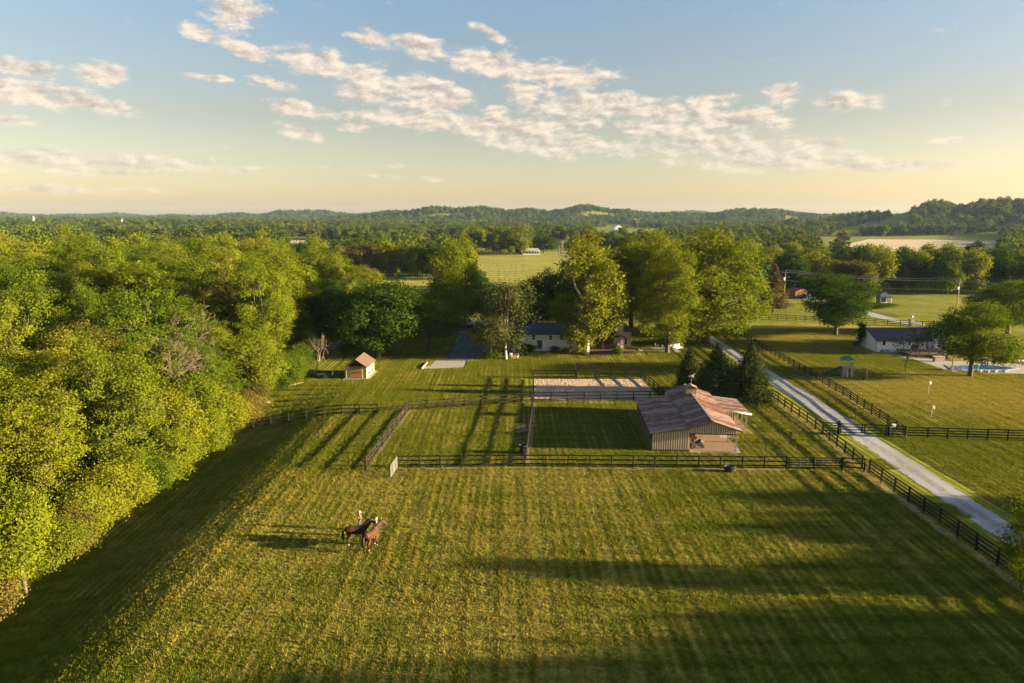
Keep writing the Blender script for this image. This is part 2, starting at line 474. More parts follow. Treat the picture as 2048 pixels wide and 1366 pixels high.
M = {}
M['turf'] = turf_mat(); M['blade'] = blade_mat()
M['hay'] = field_mat('hay_meadow', (.15, .165, .024), (.31, .27, .060), (.25, 1), .55)
M['stubble'] = field_mat('stubble', (.36, .27, .17), (.52, .40, .27), (.2, 1), .35)
M['gravel'] = gravel_mat('drive_gravel', (.36, .345, .34), (.24, .235, .24))
M['drive'] = gravel_mat('gravel_with_wheel_tracks', (.38, .365, .36), (.25, .245, .25), True)
M['asphalt'] = gravel_mat('asphalt', (.065, .068, .08), (.10, .10, .11))
M['road'] = gravel_mat('road_asphalt', (.17, .155, .145), (.22, .20, .185))
M['concrete'] = simple('concrete', (.32, .285, .25), (.23, .205, .185), .9, 2.2, bmp=.2)
M['sand'] = None
M['fence'] = simple('black_fence_wood', (.008, .006, .005), (.020, .013, .009), .9, 4, bmp=.3, stretch=(.3, 6, 6))
M['fence_old'] = simple('weathered_grey_wood', (.16, .12, .085), (.10, .075, .055), .85, 4, bmp=.3, stretch=(.3, 6, 6))
M['galv'] = simple('galvanised_steel', (.62, .60, .57), (.50, .48, .46), .45, 6, metal=.3)
M['galv_dark'] = simple('dull_galvanised', (.22, .21, .20), (.14, .13, .12), .6, 6, metal=.3)
M['black'] = simple('black_rubber', (.018, .018, .02), (.035, .033, .032), .6, 3)
M['rust'] = rust_mat()
M['barn_board'] = simple('barn_board_dark', (.24, .165, .095), (.30, .21, .125), .85, 3, stretch=(4, 4, .4))
M['batten'] = simple('barn_batten_cream', (.76, .59, .37), (.64, .48, .29), .8, 3, stretch=(4, 4, .4))
M['barn_in'] = simple('barn_inner_plywood', (.56, .42, .27), (.46, .34, .21), .85, 1.2)
M['wood'] = simple('brown_wood', (.13, .075, .040), (.085, .05, .028), .8, 4, stretch=(.4, 5, 5))
M['wood_lt'] = simple('pale_wood', (.45, .36, .25), (.36, .28, .19), .8, 4, stretch=(.4, 5, 5))
M['dirt'] = simple('bare_dirt', (.235, .155, .10), (.16, .105, .068), .95, 3.0, bmp=.8, world=True)
M['white_brick'] = brick_mat('white_painted_brick', (.70, .68, .64), (.60, .58, .55), (.50, .48, .46))
M['tan_brick'] = brick_mat('cream_brick', (.55, .45, .34), (.44, .34, .25), (.40, .35, .29))
M['siding'] = simple('white_siding', (.74, .74, .74), (.66, .66, .67), .7, 2)
M['shingle'] = simple('dark_shingles', (.030, .032, .040), (.052, .052, .058), .85, 5, bmp=.3)
M['shingle_br'] = simple('brown_shingles', (.075, .052, .042), (.11, .08, .062), .85, 5, bmp=.3)
M['shed_wall'] = simple('shed_siding_buff', (.40, .32, .16), (.35, .28, .14), .75, 2)
M['shed_roof'] = simple('shed_roof_brown', (.105, .066, .045), (.08, .05, .036), .8, 6, bmp=.3)
M['shed_door'] = simple('shed_door_orange', (.34, .155, .05), (.28, .12, .04), .7, 3, stretch=(4, 4, .5))
M['trim'] = simple('buff_trim', (.58, .50, .30), None, .7, 2)
M['white'] = simple('white_paint', (.78, .77, .74), (.70, .69, .67), .6, 3)
M['glass'] = glass_mat(); M['water'] = water_mat()
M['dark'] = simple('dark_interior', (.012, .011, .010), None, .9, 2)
M['red'] = simple('red_paint', (.50, .035, .02), (.40, .03, .02), .5, 3)
M['orange'] = simple('orange_plastic', (.62, .14, .03), None, .5, 3)
M['green_pl'] = simple('green_canopy', (.015, .16, .11), (.02, .12, .09), .6, 3)
M['dgreen_pl'] = simple('dark_green_slide', (.012, .07, .055), None, .4, 3)
M['sand_pl'] = simple('stone_print_panel', (.42, .36, .29), (.24, .20, .17), .8, 6)
M['redbarn'] = simple('red_brown_metal', (.26, .085, .05), (.21, .07, .04), .7, 2)
M['blue_grey'] = simple('blue_grey_cover', (.05, .085, .15), (.04, .06, .11), .7, 3)
M['bark'] = simple('bark', (.105, .078, .055), (.06, .045, .032), .95, 3, bmp=.5, stretch=(3, 3, .5))
M['bark_pale'] = simple('pale_bark', (.52, .43, .32), (.30, .22, .15), .9, 2.5, bmp=.4, stretch=(2, 2, .8))
M['bark_dead'] = simple('bleached_dead_wood', (.20, .145, .095), (.13, .09, .06), .9, 3)
M['car'] = simple('white_car_paint', (.66, .66, .66), (.6, .6, .6), .25, 2, spec=.6)
M['tyre'] = simple('tyre', (.015, .015, .015), None, .8, 3)
M['wire'] = simple('cable', (.24, .22, .20), None, .6, 3)
M['pole'] = simple('pole_wood', (.30, .225, .16), (.22, .16, .11), .85, 4, stretch=(4, 4, .3))
M['leafA'] = foliage('leaf_mid_green', (.032, .064, .005), (.092, .124, .009), (.115, .132, .010), .34)
M['leafB'] = foliage('leaf_yellow_green', (.062, .096, .006), (.140, .160, .010), (.160, .158, .012), .34)
M['leafC'] = foliage('leaf_dark_green', (.016, .038, .006), (.042, .075, .009), (.040, .066, .008), .3)
M['leafD'] = foliage('leaf_olive', (.050, .060, .010), (.115, .105, .018), (.140, .098, .024), .32)
M['needle'] = foliage('needle_dark', (.012, .024, .007), (.040, .052, .012), (.036, .046, .011), .2)
M['needle_br'] = foliage('needle_bronze', (.055, .042, .016), (.100, .070, .028), (.075, .058, .024), .25)
M['leafW'] = foliage('leaf_willowy', (.034, .052, .014), (.075, .088, .024), (.08, .088, .026), .35)
M['leafFar'] = foliage('leaf_distant', (.022, .046, .007), (.060, .086, .011), (.070, .076, .017), .35, True)
M['gate_tube'] = simple('painted_gate_tube', (.36, .35, .33), (.30, .29, .27), .85, 6, spec=.1)
M['straw'] = simple('trodden_straw', (.30, .215, .105), (.17, .125, .055), 1, 2.5, bmp=.6, world=True, spec=.05)

# ------------------------------------------------------------------ ground and setting
def grid_ground():
    def axis(n, lim, k):
        u = np.linspace(-1, 1, n); return np.sinh(u * k) / math.sinh(k) * lim
    xs = axis(281, 7000, 7.3)
    ys = axis(301, 7000, 6.9)
    X, Y = np.meshgrid(xs, ys)
    Z = hgt(X, Y)
    V = np.stack([X, Y, Z], -1).reshape(-1, 3)
    nx = len(xs); i = np.arange(len(ys) - 1)[:, None] * nx + np.arange(nx - 1)[None, :]
    Fq = np.stack([i, i + 1, i + nx + 1, i + nx], -1).reshape(-1, 4)
    me = big_mesh('ground', V, Fq, M['turf'])
    me.polygons.foreach_set('use_smooth', [True] * len(me.polygons))
    return struct(link('ground', me), 'mown green and straw coloured grass land reaching to the hills')
grid_ground()
def sheet(name, pts, mat, dz, label=None, sub=1.5, kind=True):
    """flat piece of ground laid dz above the turf; pts are world (x, y)"""
    bm = bmesh.new()
    vs = [bm.verts.new((p[0], p[1], 0)) for p in pts]
    bm.faces.new(vs)
    bmesh.ops.triangulate(bm, faces=bm.faces[:])
    for v in bm.verts: v.co.z = (H1(v.co.x, v.co.y) if v.co.y < 900 else 0) + dz
    me = bpy.data.meshes.new(name); bm.normal_update(); bm.to_mesh(me); bm.free()
    for p in me.polygons:
        if p.normal.z < 0: p.flip()
    me.materials.append(mat)
    o = link(name, me)
    if kind: struct(o, label)
    return o
def ragged(pts, step, amp, rng, closed=True):
    """resample a polygon with an uneven edge"""
    out = []
    n = len(pts)
    for i in range(n if closed else n - 1):
        a, b = Vector(pts[i][:2]), Vector(pts[(i + 1) % n][:2])
        k = max(1, int((b - a).length / step)); d = (b - a).normalized() if (b - a).length > 0 else Vector((1, 0)); nn = Vector((-d.y, d.x))
        for j in range(k): out.append(tuple(a + (b - a) * (j / k) + nn * rng.uniform(-amp, amp)))
    return out
rr = random.Random(3)
DRIVE = [(40.2, 20), (40.2, 53), (40.5, 66), (41.0, 80), (41.2, 102), (41.9, 140), (43.0, 175), (46.0, 175), (44.6, 140), (44.9, 102), (44.2, 84), (43.9, 79), (43.4, 66), (43.1, 56), (43.1, 20)]
sheet('gravel_drive', ragged(DRIVE, .6, .15, rr), M['drive'], .008, 'pale grey gravel drive running between the black fences')
def P(l): return [tuple(at(*p)[:2]) for p in l]
ASPH = P([(876, 721), (893, 709), (906, 694), (915, 683), (919, 666), (939, 666), (945, 687), (966, 694), (985, 706), (962, 713), (933, 721)])
sheet('asphalt_drive', ragged(ASPH, 1.2, .08, rr), M['asphalt'], .008, 'dark asphalt drive widening towards the house')
PAD = P([(843, 738.5), (871, 721.4), (932, 721.4), (927.5, 734)])
sheet('concrete_pad', PAD, M['concrete'], .012, 'pale concrete parking pad at the end of the asphalt drive')
sheet('drive_apron', P([(917, 665.6), (915, 660), (941, 660), (939, 665.6)]), M['concrete'], .012, 'pale concrete apron where the drive meets the road')
ROAD = [(560, 726), (700, 690), (790, 664), (860, 655), (930, 651), (1000, 645), (1100, 641), (1100, 634), (1000, 637), (930, 643), (860, 646), (790, 653), (700, 677), (560, 706)]
sheet('lane', ragged(P(ROAD), 3, .12, rr), M['road'], .004, 'pale grey country lane behind the garden trees')
LANE2 = [(1560, 592), (1612, 600), (1680, 613), (1740, 632), (1810, 648), (1850, 652), (1850, 646), (1800, 640), (1752, 627), (1690, 609), (1622, 596), (1570, 589)]
sheet('neighbour_drive', ragged(P(LANE2), 3, .15, rr), M['gravel'], .010, 'pale gravel drive curving across the far lawn')
sheet('hay_meadow', P([(930, 589), (1250, 589), (1250, 502), (935, 506)]), M['hay'], .03, 'sunlit golden hay meadow behind the house')
sheet('hay_meadow', P([(560, 590), (905, 585), (900, 556), (700, 552)]), M['hay'], .03, 'strip of sunlit meadow behind the roadside trees')
for pts, lb in (([(1640, 500), (1740, 478), (1830, 474.5), (1900, 475.5), (1996, 482), (1992, 503), (1880, 505)], 'pale harvested stubble field in front of the right-hand hills'),
                ([(575, 490), (580, 479.5), (690, 480), (690, 489)], 'strip of pale stubble beyond the left wood'),
                ([(860, 489), (866, 482), (905, 482), (905, 489)], 'small patch of stubble seen between two trees'),
                ([(418, 488), (420, 485), (440, 485), (440, 488)], 'tiny bare field strip beyond the left wood'),
                ([(1330, 466), (1335, 463), (1450, 462), (1450, 465)], 'far pale field strip above the tall garden trees')):
    sheet('stubble_field', P(pts), M['stubble'], .06, lb)
for pts, lb in (([(1190, 470), (1200, 464), (1280, 465), (1320, 473)], 'green lawn slope below the white columned mansion'),
                ([(430, 447.5), (455, 443), (500, 442), (515, 446)], 'small hill meadow on the left skyline')):
    sheet('hay_meadow', P(pts), M['hay'], .1, lb)

# sand riding ring
def sand_mat():
    m, t, b = new_mat('ring_sand')
    p = pos(t)
    n = t.noise(p, 3.2, 4, .65); f = t.noise(p, 9, 3, .7)
    v = t.n('ShaderNodeTexVoronoi'); t.l(p, v.inputs[0]); v.inputs['Scale'].default_value = 2.4
    t.l(t.mix(t.ramp(n, .35, .7), (.40, .285, .195), (.31, .215, .145)), b.inputs['Base Color']); b.inputs['Roughness'].default_value = .95
    h = t.math('ADD', t.math('MULTIPLY', v.outputs[0], .8), t.math('ADD', t.math('MULTIPLY', n, .8), t.math('MULTIPLY', f, .35)))
    bump(t, b, h, 1.0, .35)
    return m
M['sand'] = sand_mat()
RING = [at(1067.5, 758.5), at(1281, 758.5), at(1318, 793), at(1322, 801), at(1069, 801)]
sheet('sand_ring', ragged([tuple(p[:2]) for p in RING], .8, .1, rr), M['sand'], .03, 'hoof-marked sand riding ring inside the black fence')

# worn dirt patches
for pts, lb in (([(770, 955), (800, 942), (830, 944), (812, 952), (792, 962), (768, 962)], 'trodden bare dirt in the open gateway'),
                ([(722, 946), (735, 938), (744, 943), (738, 952), (722, 953)], 'small bare patch at the foot of the last post'),
                ([(1015, 880), (1030, 874), (1055, 874), (1060, 882), (1040, 887), (1018, 886)], 'bare dirt oval in front of the hay feeder'),
                ([(1000, 813), (1060, 806), (1066, 811), (1040, 816), (1005, 817)], 'bare strip along the rear paddock fence')):
    sheet('dirt_patch', ragged(P(pts), .5, .12, rr), M['dirt'], .006, lb)

# ------------------------------------------------------------------ fences
POST_ME = {}
def post_mesh(mat, h, w):
    k = (mat.name, round(h, 2), w)
    if k not in POST_ME:
        POST_ME[k] = MB().box(-w / 2, w / 2, -w / 2, w / 2, -.1, h - .03).box(-w / 2 + .02, w / 2 - .02, -w / 2 + .02, w / 2 - .02, h - .031, h).mesh('post', mat)
    return POST_ME[k]
RAIL_ME = {}
def rail_mesh(mat, bh, bt):
    k = (mat.name, bh, bt)
    if k not in RAIL_ME:
        mb = MB()
        for a, b in ((0, .5), (.5, 1)): mb.box(a, b, -bt / 2, bt / 2, -bh / 2, bh / 2)
        RAIL_ME[k] = MB().box(0, 1, -bt / 2, bt / 2, -bh / 2, bh / 2).mesh('rail', mat)
    return RAIL_ME[k]
def fence(pts, label, rails=3, h=1.42, mat=None, spacing=2.36, bh=.135, side=1, w=.13, group=None, first=True, last=True):
    """board fence along world points: every post and every board a part"""
    mat = mat or M['fence']
    pts = [Vector((p[0], p[1])) for p in pts]
    a0 = Vector((pts[0].x, pts[0].y, H1(pts[0].x, pts[0].y)))
    root = thing('board_fence', label, 'fence', a0, 0, group)
    rg = random.Random(int(abs(pts[0].x * 31 + pts[0].y * 17)))
    stations = []
    for i in range(len(pts) - 1):
        a, b = pts[i], pts[i + 1]; L = (b - a).length; n = max(1, round(L / spacing))
        for j in range(n): stations.append(a + (b - a) * (j / n))
    stations.append(pts[-1])
    S = [Vector((p.x, p.y, H1(p.x, p.y))) for p in stations]
    pm, rm = post_mesh(mat, h, w), rail_mesh(mat, bh, .035)
    for i, p in enumerate(S):
        if (i == 0 and not first) or (i == len(S) - 1 and not last): continue
        o = link('post', pm, root, p - a0); o.rotation_euler = (rg.uniform(-.02, .02), rg.uniform(-.02, .02), math.atan2((S[min(i + 1, len(S) - 1)] - S[max(i - 1, 0)]).y, (S[min(i + 1, len(S) - 1)] - S[max(i - 1, 0)]).x) + rg.uniform(-.05, .05))
        o.scale = (1, 1, rg.uniform(.97, 1.03))
    for i in range(len(S) - 1):
        d = S[i + 1] - S[i]; L = d.length
        nrm = Vector((-d.y, d.x, 0)).normalized() * (w / 2 + .0185) * side
        for k in range(rails):
            z = .34 + (h - .34 - .12) * (k / (rails - 1)) + rg.uniform(-.015, .015)
            o = link('rail', rm, root, S[i] - a0 + nrm + Vector((0, 0, z)) - d.normalized() * .03)
            o.rotation_euler = (rg.uniform(-.04, .04), -math.asin(d.z / L) + rg.uniform(-.006, .006), math.atan2(d.y, d.x))
            o.scale = (L + .06, 1, rg.uniform(.94, 1.05))
    return root
def PX(*l): return [at(*p) for p in l]
C_FRONT_L, C_FRONT_R = at(796, 936.5), at(1728, 943)
fence(PX((796, 936.5), (1049, 934), (1572, 938)), 'long black three-board fence across the front of the small paddocks')
fence(PX((1684, 940), (1728, 943)), 'short black fence panel between the wooden paddock gate and the drive fence corner')
fence(PX((731, 940), (818, 822)), 'black three-board fence running back from the open white gate', side=-1)
fence(PX((470, 861.5), (755, 828.5)), 'black three-board fence coming out of the wood on the left')
fence(PX((818, 822), (930, 814), (1064, 804)), 'black three-board fence along the back of the left paddock')
fence(PX((1049.5, 934), (1066.5, 806)), 'black fence dividing the two small paddocks, hay feeder beside it', side=-1, first=False)
fence(PX((1067, 803.5), (1066, 759)), 'black fence along the left end of the sand ring', side=-1)
fence(PX((1069, 803), (1332, 800)), 'black fence along the near side of the sand ring', first=False)
fence(PX((1066, 757), (1151, 757)), 'black fence behind the sand ring, left of the timber arch', first=False)
fence(PX((1191, 757), (1281, 757)), 'black fence behind the sand ring, right of the timber arch')
fence(PX((1281, 757), (1326, 795)), 'black fence along the right end of the sand ring', first=False)
fence(PX((1410, 800), (1541, 803)), 'weathered grey rail fence under the dark spruces behind the barn', mat=M['fence_old'], rails=3, h=1.35)
fence([(38.0, 97.0), (37.9, 82), (36.95, 68.6)], 'black fence along the left of the gravel drive, from the spruces to the paddock corner')
fence([(36.9, 67.0), (36.8, 45.6), (36.7, 30)], 'tall black four-board fence beside the gravel drive in the near right corner', rails=4, h=1.5)
fence([(38.1, 99.5), (39.4, 128), (40.7, 158)], 'black fence along the drive behind the spruces and tall garden trees', rails=4)
fence([(47.4, 79), (49.1, 96), (49.8, 118), (51.0, 154)], 'black four-board fence along the right of the gravel drive', rails=4)
fence([(38.2, 80.6), (39.9, 80.3)], 'short black fence panel left of the drive gate', rails=4)
fence([(45.6, 79.3), (47.4, 78.8)], 'short black fence panel right of the drive gate', rails=4, last=False)
fence([(47.5, 78.6), (61, 77.4), (76, 76.5)], 'black four-board fence running right from the drive gate', rails=4, first=False)
fence([tuple(at(*p)[:2]) for p in ((1519, 637), (1610, 642), (1725, 646.5), (1800, 651), (1960, 658))], 'far black fence across the lawn behind the white house', rails=3, h=1.35)
fence([tuple(at(*p)[:2]) for p in ((800, 588), (905, 586), (1000, 583), (1090, 580))], 'distant dark fence along the edge of the hay meadow', rails=3, h=1.3, spacing=3)

def worn(pts, w, label, off=0.):
    """trodden straw strip along the foot of a fence"""
    pts = [Vector((p[0], p[1])) for p in pts]; L, R_ = [], []
    for i in range(len(pts) - 1):
        a, b = pts[i], pts[i + 1]; d = (b - a).normalized(); n = Vector((-d.y, d.x)); k = max(2, int((b - a).length / .8))
        for j in range(k + (i == len(pts) - 2)):
            p = a + (b - a) * (j / k) + n * off; L.append(p + n * w * rr.uniform(.25, .75)); R_.append(p - n * w * rr.uniform(.25, .75))
    mb = MB()
    for p, q in zip(L, R_): mb.v += [(p.x, p.y, H1(p.x, p.y) + .05), (q.x, q.y, H1(q.x, q.y) + .05)]
    mb.f = [(2 * i, 2 * i + 1, 2 * i + 3, 2 * i + 2) for i in range(len(L) - 1)]
    return struct(mb.build('worn_strip', M['straw'], None), label)
worn([(36.7, 67.0), (36.6, 45.6), (36.5, 30)], .75, 'dry straw strip at the foot of the near right fence', -.25)
worn([(37.8, 97.0), (37.7, 82), (36.75, 68.6)], .6, 'dry straw strip under the fence left of the drive')
worn([p for p in PX((796, 938), (1049, 936), (1572, 940))], .5, 'dry strip under the long front paddock fence')
worn([p for p in PX((731, 941), (818, 823))], .45, 'dry strip under the fence behind the open gate')
worn([(49.3, 96), (50.0, 118), (51.2, 150)], .6, 'dry strip under the fence right of the drive')
worn([(47.6, 79), (49.3, 96)], .6, 'dry strip under the near end of the fence right of the drive')
worn([p for p in PX((1052, 932), (1068.5, 807))], .7, 'bare strip beside the fence dividing the two small paddocks')

def plank_gate(name, label, a, b, h=1.35, rails=5, stiles=(0, .5, 1), mat=None, th=.045, bh=.11):
    a, b = Vector((*a[:2], H1(*a[:2]))), Vector((*b[:2], H1(*b[:2])))
    g = thing(name, label, 'gate', a, math.atan2((b - a).y, (b - a).x)); L = (b - a).length
    mat = mat or M['fence']
    for s in stiles: MB().box(L * s - .055, L * s + .055, -th, th, .16, h + .03).build('stile', mat, g)
    for k in range(rails):
        z = .24 + (h - .3) * k / (rails - 1)
        for i in range(len(stiles) - 1): MB().box(L * stiles[i] + .056, L * stiles[i + 1] - .056, -th * .6, th * .6, z - bh / 2, z + bh / 2).build('rail', mat, g)
    return g
g = plank_gate('wooden_gate', 'wide dark wooden gate closing the front paddock beside the drive fence', at(1577, 938.5), at(1681, 940), stiles=(0, .485, 1))
w_ = (at(1681, 940) - at(1577, 938.5)).length
for k in range(7): MB().tube([(w_ * (k + .5) / 7, -.07, .2), (w_ * (k + .5) / 7, -.07, 1.3)], .008, 4).build('wire_stay', M['galv_dark'], g)
g = plank_gate('drive_gate', 'pair of dark wooden gate leaves closed across the gravel drive', (40.15, 80.2), (45.35, 79.5), stiles=(0, .47, .53, 1), rails=4)
for x in (.245, .735): MB().tube([(5.2 * x - .12, -.08, .85), (5.2 * x, -.08, 1.0), (5.2 * x + .12, -.08, .85)], .02, 5).build('latch_hook', M['galv_dark'], g)
for x, y, lb in ((39.95, 80.3, 'thick black gate post left of the drive gate'), (45.55, 79.35, 'thick black gate post right of the drive gate')):
    tag(link('gate_post', MB().box(-.1, .1, -.1, .1, -.1, 1.62).box(-.12, .12, -.12, .12, 1.62, 1.68).mesh('gate_post', M['fence']), None, (x, y, 0)), lb, 'gate post')
op = thing('gate_opener', 'small pale electric opener box on a post by the drive gate', 'gate opener', (45.95, 79.0, 0))
MB().box(-.06, .06, -.06, .06, 0, 1.3).build('post', M['fence'], op); MB().box(-.16, .16, -.12, .12, 1.3, 1.56).build('housing', M['galv'], op); MB().box(-.22, .22, -.15, .15, 1.565, 1.6).build('solar_panel', M['white'], op)
kp = thing('keypad_post', 'thin black keypad post beside the gravel drive', 'keypad post', at(1711, 838))
MB().tube([(0, 0, 0), (0, 0, 1.5)], .035, 6).build('post', M['black'], kp); MB().tube([(0, 0, 1.5), (-.1, 0, 1.62), (-.5, 0, 1.62)], .03, 6).build('arm', M['black'], kp); MB().box(-.66, -.46, -.08, .08, 1.5, 1.7).build('keypad', M['black'], kp)
sp = thing('hitching_post', 'single dark post standing alone on the grass right of the barn', 'post', at(1580.5, 888))
MB().box(-.08, .08, -.08, .08, -.1, 1.45).build('post', M['fence'], sp); MB().box(-.1, .1, -.1, .1, 1.452, 1.5).build('cap', M['fence'], sp)

def tube_gate(label, a, b, mat, n=5, h=1.3, r=.025, mesh=False):
    a, b = Vector((*a[:2], H1(*a[:2]))), Vector((*b[:2], H1(*b[:2])))
    g = thing('tube_gate', label, 'gate', a, math.atan2((b - a).y, (b - a).x)); L = (b - a).length
    for x in (0, L * .5, L): MB().tube([(x, 0, .12), (x, 0, h)], r * 1.15, 6).build('upright', mat, g)
    for k in range(n):
        z = .14 + (h - .16) * k / (n - 1)
        MB().tube([(0, 0, z), (L, 0, z)], r, 6).build('bar', mat, g)
    return g
tube_gate('open white tubular steel gate at the left end of the front paddock fence', at(794.5, 937), at(782, 956), M['gate_tube'], 6, 1.32, .02)
tube_gate('thin grey tubular gate closed between the two rear fence runs', at(757, 828.5), at(816, 822.3), M['fence'], 6, 1.25, .014)

# ------------------------------------------------------------------ trees
def unit(v): return v / np.maximum(np.linalg.norm(v, axis=-1, keepdims=True), 1e-9)
def leaf_quads(rng, P_, N_, ls, aspect=.62):
    """diamond leaves at points P_ facing N_"""
    n = len(P_)
    N_ = unit(N_); r = unit(rng.normal(size=(n, 3)))
    a = unit(np.cross(N_, r)); b = np.cross(N_, a)
    l = (ls * rng.uniform(.6, 1.35, n))[:, None]; w = l * aspect
    V = np.stack([P_ - a * l * .5, P_ + b * w * .5 - a * l * .08, P_ + a * l * .5, P_ - b * w * .5 - a * l * .08], 1).reshape(-1, 3)
    return V, np.arange(n * 4).reshape(-1, 4)
def crown_points(rng, Rx, Hc, zc, nclump, nleaf, csig, lobes=9, lobe_r=(.40, .58), spread=.58, flat=.75, drop=0.0, taper=0.0):
    """clump centres over the surface of several uneven lobes, then leaves round each clump"""
    Rz = Hc / 2
    zz = (np.arange(lobes) + rng.uniform(.2, .8, lobes)) / lobes * 1.9 - 1.0; rng.shuffle(zz)
    aa = np.arange(lobes) * 2.4 + rng.uniform(0, 6.28) + rng.uniform(-.5, .5, lobes); rh = np.sqrt(np.clip(1.02 - zz ** 2, .04, 1)) * rng.uniform(.7, 1.0, lobes)
    L = np.stack([np.cos(aa) * rh, np.sin(aa) * rh, zz * 1.0], 1) * spread
    L[0] = (0, 0, .42)
    lr = rng.uniform(*lobe_r, lobes)
    w = lr ** 2; w /= w.sum()
    C, D, T = [], [], []
    tries = 0
    while len(C) < nclump and tries < nclump * 30:
        tries += 1
        i = rng.choice(lobes, p=w)
        d = unit(rng.normal(size=3)); d[2] = d[2] * .9 + .12
        p = L[i] + d * lr[i] * rng.uniform(.62, 1.06)
        dd = np.linalg.norm(L - p, axis=1) / lr; dd[i] = 9
        if dd.min() < .68 and rng.random() < .85: continue
        q = np.array([p[0] * Rx, p[1] * Rx, zc + p[2] * Rz])
        if taper: 
            k = 1 - taper * max(0, (q[2] - zc) / Rz); q[0] *= k; q[1] *= k
        C.append(q); D.append(unit(d * .7 + unit(p) * .5)); T.append(rng.uniform(0, 1))
    C, D, T = np.array(C), np.array(D), np.array(T)
    Lw = np.stack([L[:, 0] * Rx, L[:, 1] * Rx, zc + L[:, 2] * Rz], 1)
    n = len(C)
    off = rng.normal(size=(n, nleaf, 3)) * np.array([1, 1, flat]) * csig
    if drop: off[..., 2] -= np.abs(rng.normal(size=(n, nleaf))) * drop
    P_ = (C[:, None] + off).reshape(-1, 3)
    N_ = (D[:, None] * .75 + np.array([0, 0, .30]) + rng.normal(size=(n, nleaf, 3)) * .62).reshape(-1, 3)
    tint = np.clip(np.repeat(T, nleaf) * .75 + rng.uniform(0, .35, n * nleaf), 0, 1)
    return P_, N_, tint, C, Lw
def limbs(rng, Rx, zc, Hc, r0, C, Lw, base_fork=.35, subs=5, bend=.25):
    mb = MB()
    top = np.array([rng.uniform(-.3, .3), rng.uniform(-.3, .3), zc + Hc * .22])
    f = base_fork * zc
    trunk = [np.array([0, 0, -.3]), np.array([0, 0, .25]), np.array([rng.uniform(-.1, .1), rng.uniform(-.1, .1), f])]
    for t in (.35, .7, 1): trunk.append(trunk[2] + (top - trunk[2]) * t + np.array([*rng.normal(size=2) * bend, 0]))
    rad = [r0 * 1.5, r0 * 1.1, r0 * .9, r0 * .66, r0 * .42, r0 * .15]
    mb.tube(trunk, rad, 8)
    for i, c in enumerate(Lw):
        t = rng.uniform(0, .75); s = trunk[2] + (top - trunk[2]) * t
        if c[2] < s[2] + .2: s = trunk[2] * .6 + s * .4
        m = (s + c) / 2 + np.array([*rng.normal(size=2) * bend, -.06 * np.linalg.norm(c - s)])
        rr_ = r0 * (.55 - .28 * t)
        mb.tube([s, m, c], [rr_, rr_ * .66, rr_ * .3], 6)
        if len(C):
            idx = np.argsort(np.linalg.norm(C - c, axis=1))[:max(subs * 6, 1)]
            for j in rng.choice(idx, min(subs, len(idx)), replace=False):
                q = C[j]; mm = (c + q) / 2 + rng.normal(size=3) * .2
                mb.tube([m * .4 + c * .6, mm, q], [rr_ * .34, rr_ * .2, .02], 4)
    return mb
class Proto:
    """one kind of tree: trunk and crown meshes, real size H x W"""
    def __init__(s, crown, trunk, H, W): s.crown, s.trunk, s.H, s.W = crown, trunk, H, W
def broadleaf(seed, H, Rx, mat, bark, nclump, nleaf, ls, csig=.55, crown_from=.22, r0=.32, lobes=9, **kw):
    rng = np.random.default_rng(seed)
    fork = kw.pop('fork', .45); subs = kw.pop('subs', 4)
    Hc = H * (1 - crown_from); zc = H - Hc / 2
    P_, N_, T, C, Lw = crown_points(rng, Rx, Hc, zc, nclump, nleaf, csig, lobes, **kw)
    V, Fq = leaf_quads(rng, P_, N_, ls)
    zt = np.percentile(P_[:, 2], 99.7); W = np.percentile(np.abs(P_[:, 0]), 99) * 2
    zmin = np.maximum(V[:, 2], .05); V[:, 2] = zmin
    cr = big_mesh('crown', V, Fq, mat, {'tint': np.repeat(T, 4)})
    tr = limbs(rng, Rx, zc, Hc, r0, C, Lw, fork, subs).mesh('trunk', bark, True)
    return Proto(cr, tr, zt, W)
